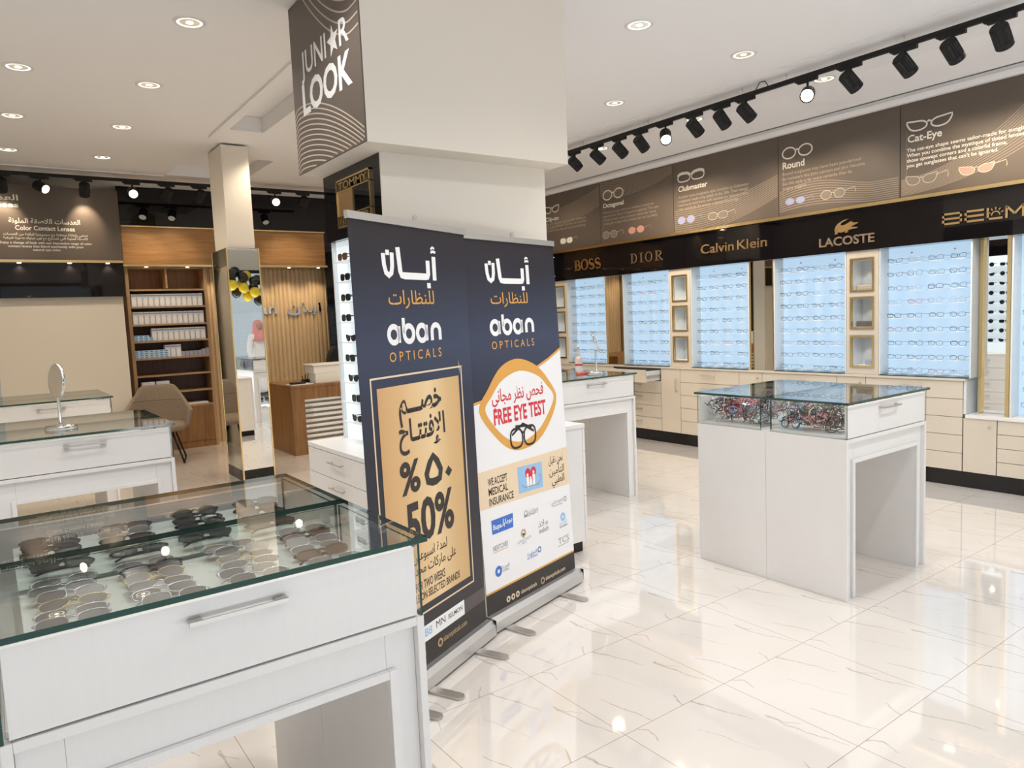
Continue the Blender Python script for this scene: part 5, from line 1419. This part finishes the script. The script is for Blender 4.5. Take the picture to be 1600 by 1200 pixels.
for i, x in enumerate(HX):
    fl = i in (1, 3, 6)
    dr = {1: (.55, -.72, -.42), 3: (-.05, -.90, -.42), 6: (-.15, -.88, -.40)}.get(i, (random.uniform(-.3, .3), .60, -.76))
    spotlight((x, 9.88, 3.325), EX, dr, fl, f'black track spotlight by the back wall, {ORD[i]} from the left' + (', shining towards the camera' if fl else ''),
              'spotlights on the back track', HEAD_E*(.5 if fl else .62), WARM)

# ------------------------------------------------------------------ the shop front behind the camera, seen only in the mirrors
for i in range(48):
    x = 4.22 + .262*(i % 10 % 7 if False else i//3) * .72; row = i % 3
    x = 4.22 + .255*(i//3) + .12*(row == 1); z = 2.40 + .245*row + .14*math.sin((x-4.2)*3.0); y = -2.28 + .10*(row == 1)
    if i >= 30: x = 4.32 + .255*((i-30)//2); row = (i-30) % 2; z = 2.53 + .25*row + .14*math.sin((x-4.2)*3.0); y = -2.02
    c = (yellowb, blackb)[i % 2]
    o = MB(c).lathe([(.001, .125), (.058, .112), (.100, .072), (.119, .01), (.110, -.05), (.072, -.105), (.028, -.128), (.010, -.134), (.014, -.142), (.001, -.141)], (0, 0, 0), 16).build('balloon')
    o.location = (x, y, z); o.rotation_euler = (random.uniform(-.3, .3), random.uniform(-.3, .3), 0)
    tag(o, ('yellow' if i % 2 == 0 else 'black') + ' balloon in the garland reflected in the mirrored column', 'balloon', ('yellow' if i % 2 == 0 else 'black') + ' balloons of the entrance garland')
pe = thing('person', 'person in a white robe and red-white headcloth reflected in the mirrored column', 'person', (5.05, -1.0, 0))
sk = bpy.data.meshes.new('body')
J = [(0, 0, 1.02), (0, 0, 1.22), (0, 0, 1.42), (0, 0, 1.52), (0, .01, 1.60), (0, .015, 1.70), (0, 0, .75), (0, 0, .12), (.17, 0, 1.43), (.235, .02, 1.15), (.22, .10, .90), (-.17, 0, 1.43), (-.235, .02, 1.15), (-.22, .10, .90)]
Ed = [(0, 1), (1, 2), (2, 3), (3, 4), (4, 5), (0, 6), (6, 7), (2, 8), (8, 9), (9, 10), (2, 11), (11, 12), (12, 13)]
rad = [.16, .16, .15, .06, .085, .085, .18, .20, .085, .065, .05, .085, .065, .05]
sk.from_pydata(J, Ed, []); sk.materials.append(cloth)
bo = bpy.data.objects.new('body', sk); COL.objects.link(bo); bo.parent = pe
md = bo.modifiers.new('skin', 'SKIN')
for i, v in enumerate(sk.skin_vertices[0].data): v.radius = (rad[i], rad[i]*(.75 if i in (0, 1, 2, 6) else 1)); v.use_root = (i == 0)
bo.modifiers.new('sub', 'SUBSURF').render_levels = 2
MB(skin).ball((0, .045, 1.655), .078, .075, .115, 16, 12).ball((0, .125, 1.645), .014, .018, .022).ball((-.03, .110, 1.675), .012).ball((.03, .110, 1.675), .012).build('face', pe, local=True)
MB(redcloth).lathe([(.001, .135), (.06, .125), (.105, .07), (.118, 0), (.125, -.10), (.15, -.20), (.20, -.33), (.19, -.34)], (0, -.02, 1.68), 24).build('headcloth', pe, local=True)
for s_ in (-1, 1):
    mb = MB(skin).ball((s_*.22, .12, .84), .030, .018, .045)
    for q in range(4): mb.tube([(s_*.22 - .021 + .014*q, .12, .805), (s_*.22 - .022 + .0145*q, .128, .765), (s_*.22 - .022 + .0145*q, .14, .735 + .006*abs(q-1.5))], [.009, .008, .006], 6)
    mb.tube([(s_*.22 - s_*.028, .13, .84), (s_*.22 - s_*.045, .145, .80), (s_*.22 - s_*.045, .155, .775)], [.010, .009, .007], 6); mb.build('hand', pe, local=True)
    MB(hairm).box(s_*.09-.045, -.10, 0, s_*.09+.045, .16, .06).build('shoe', pe, local=True, bevel=.02)
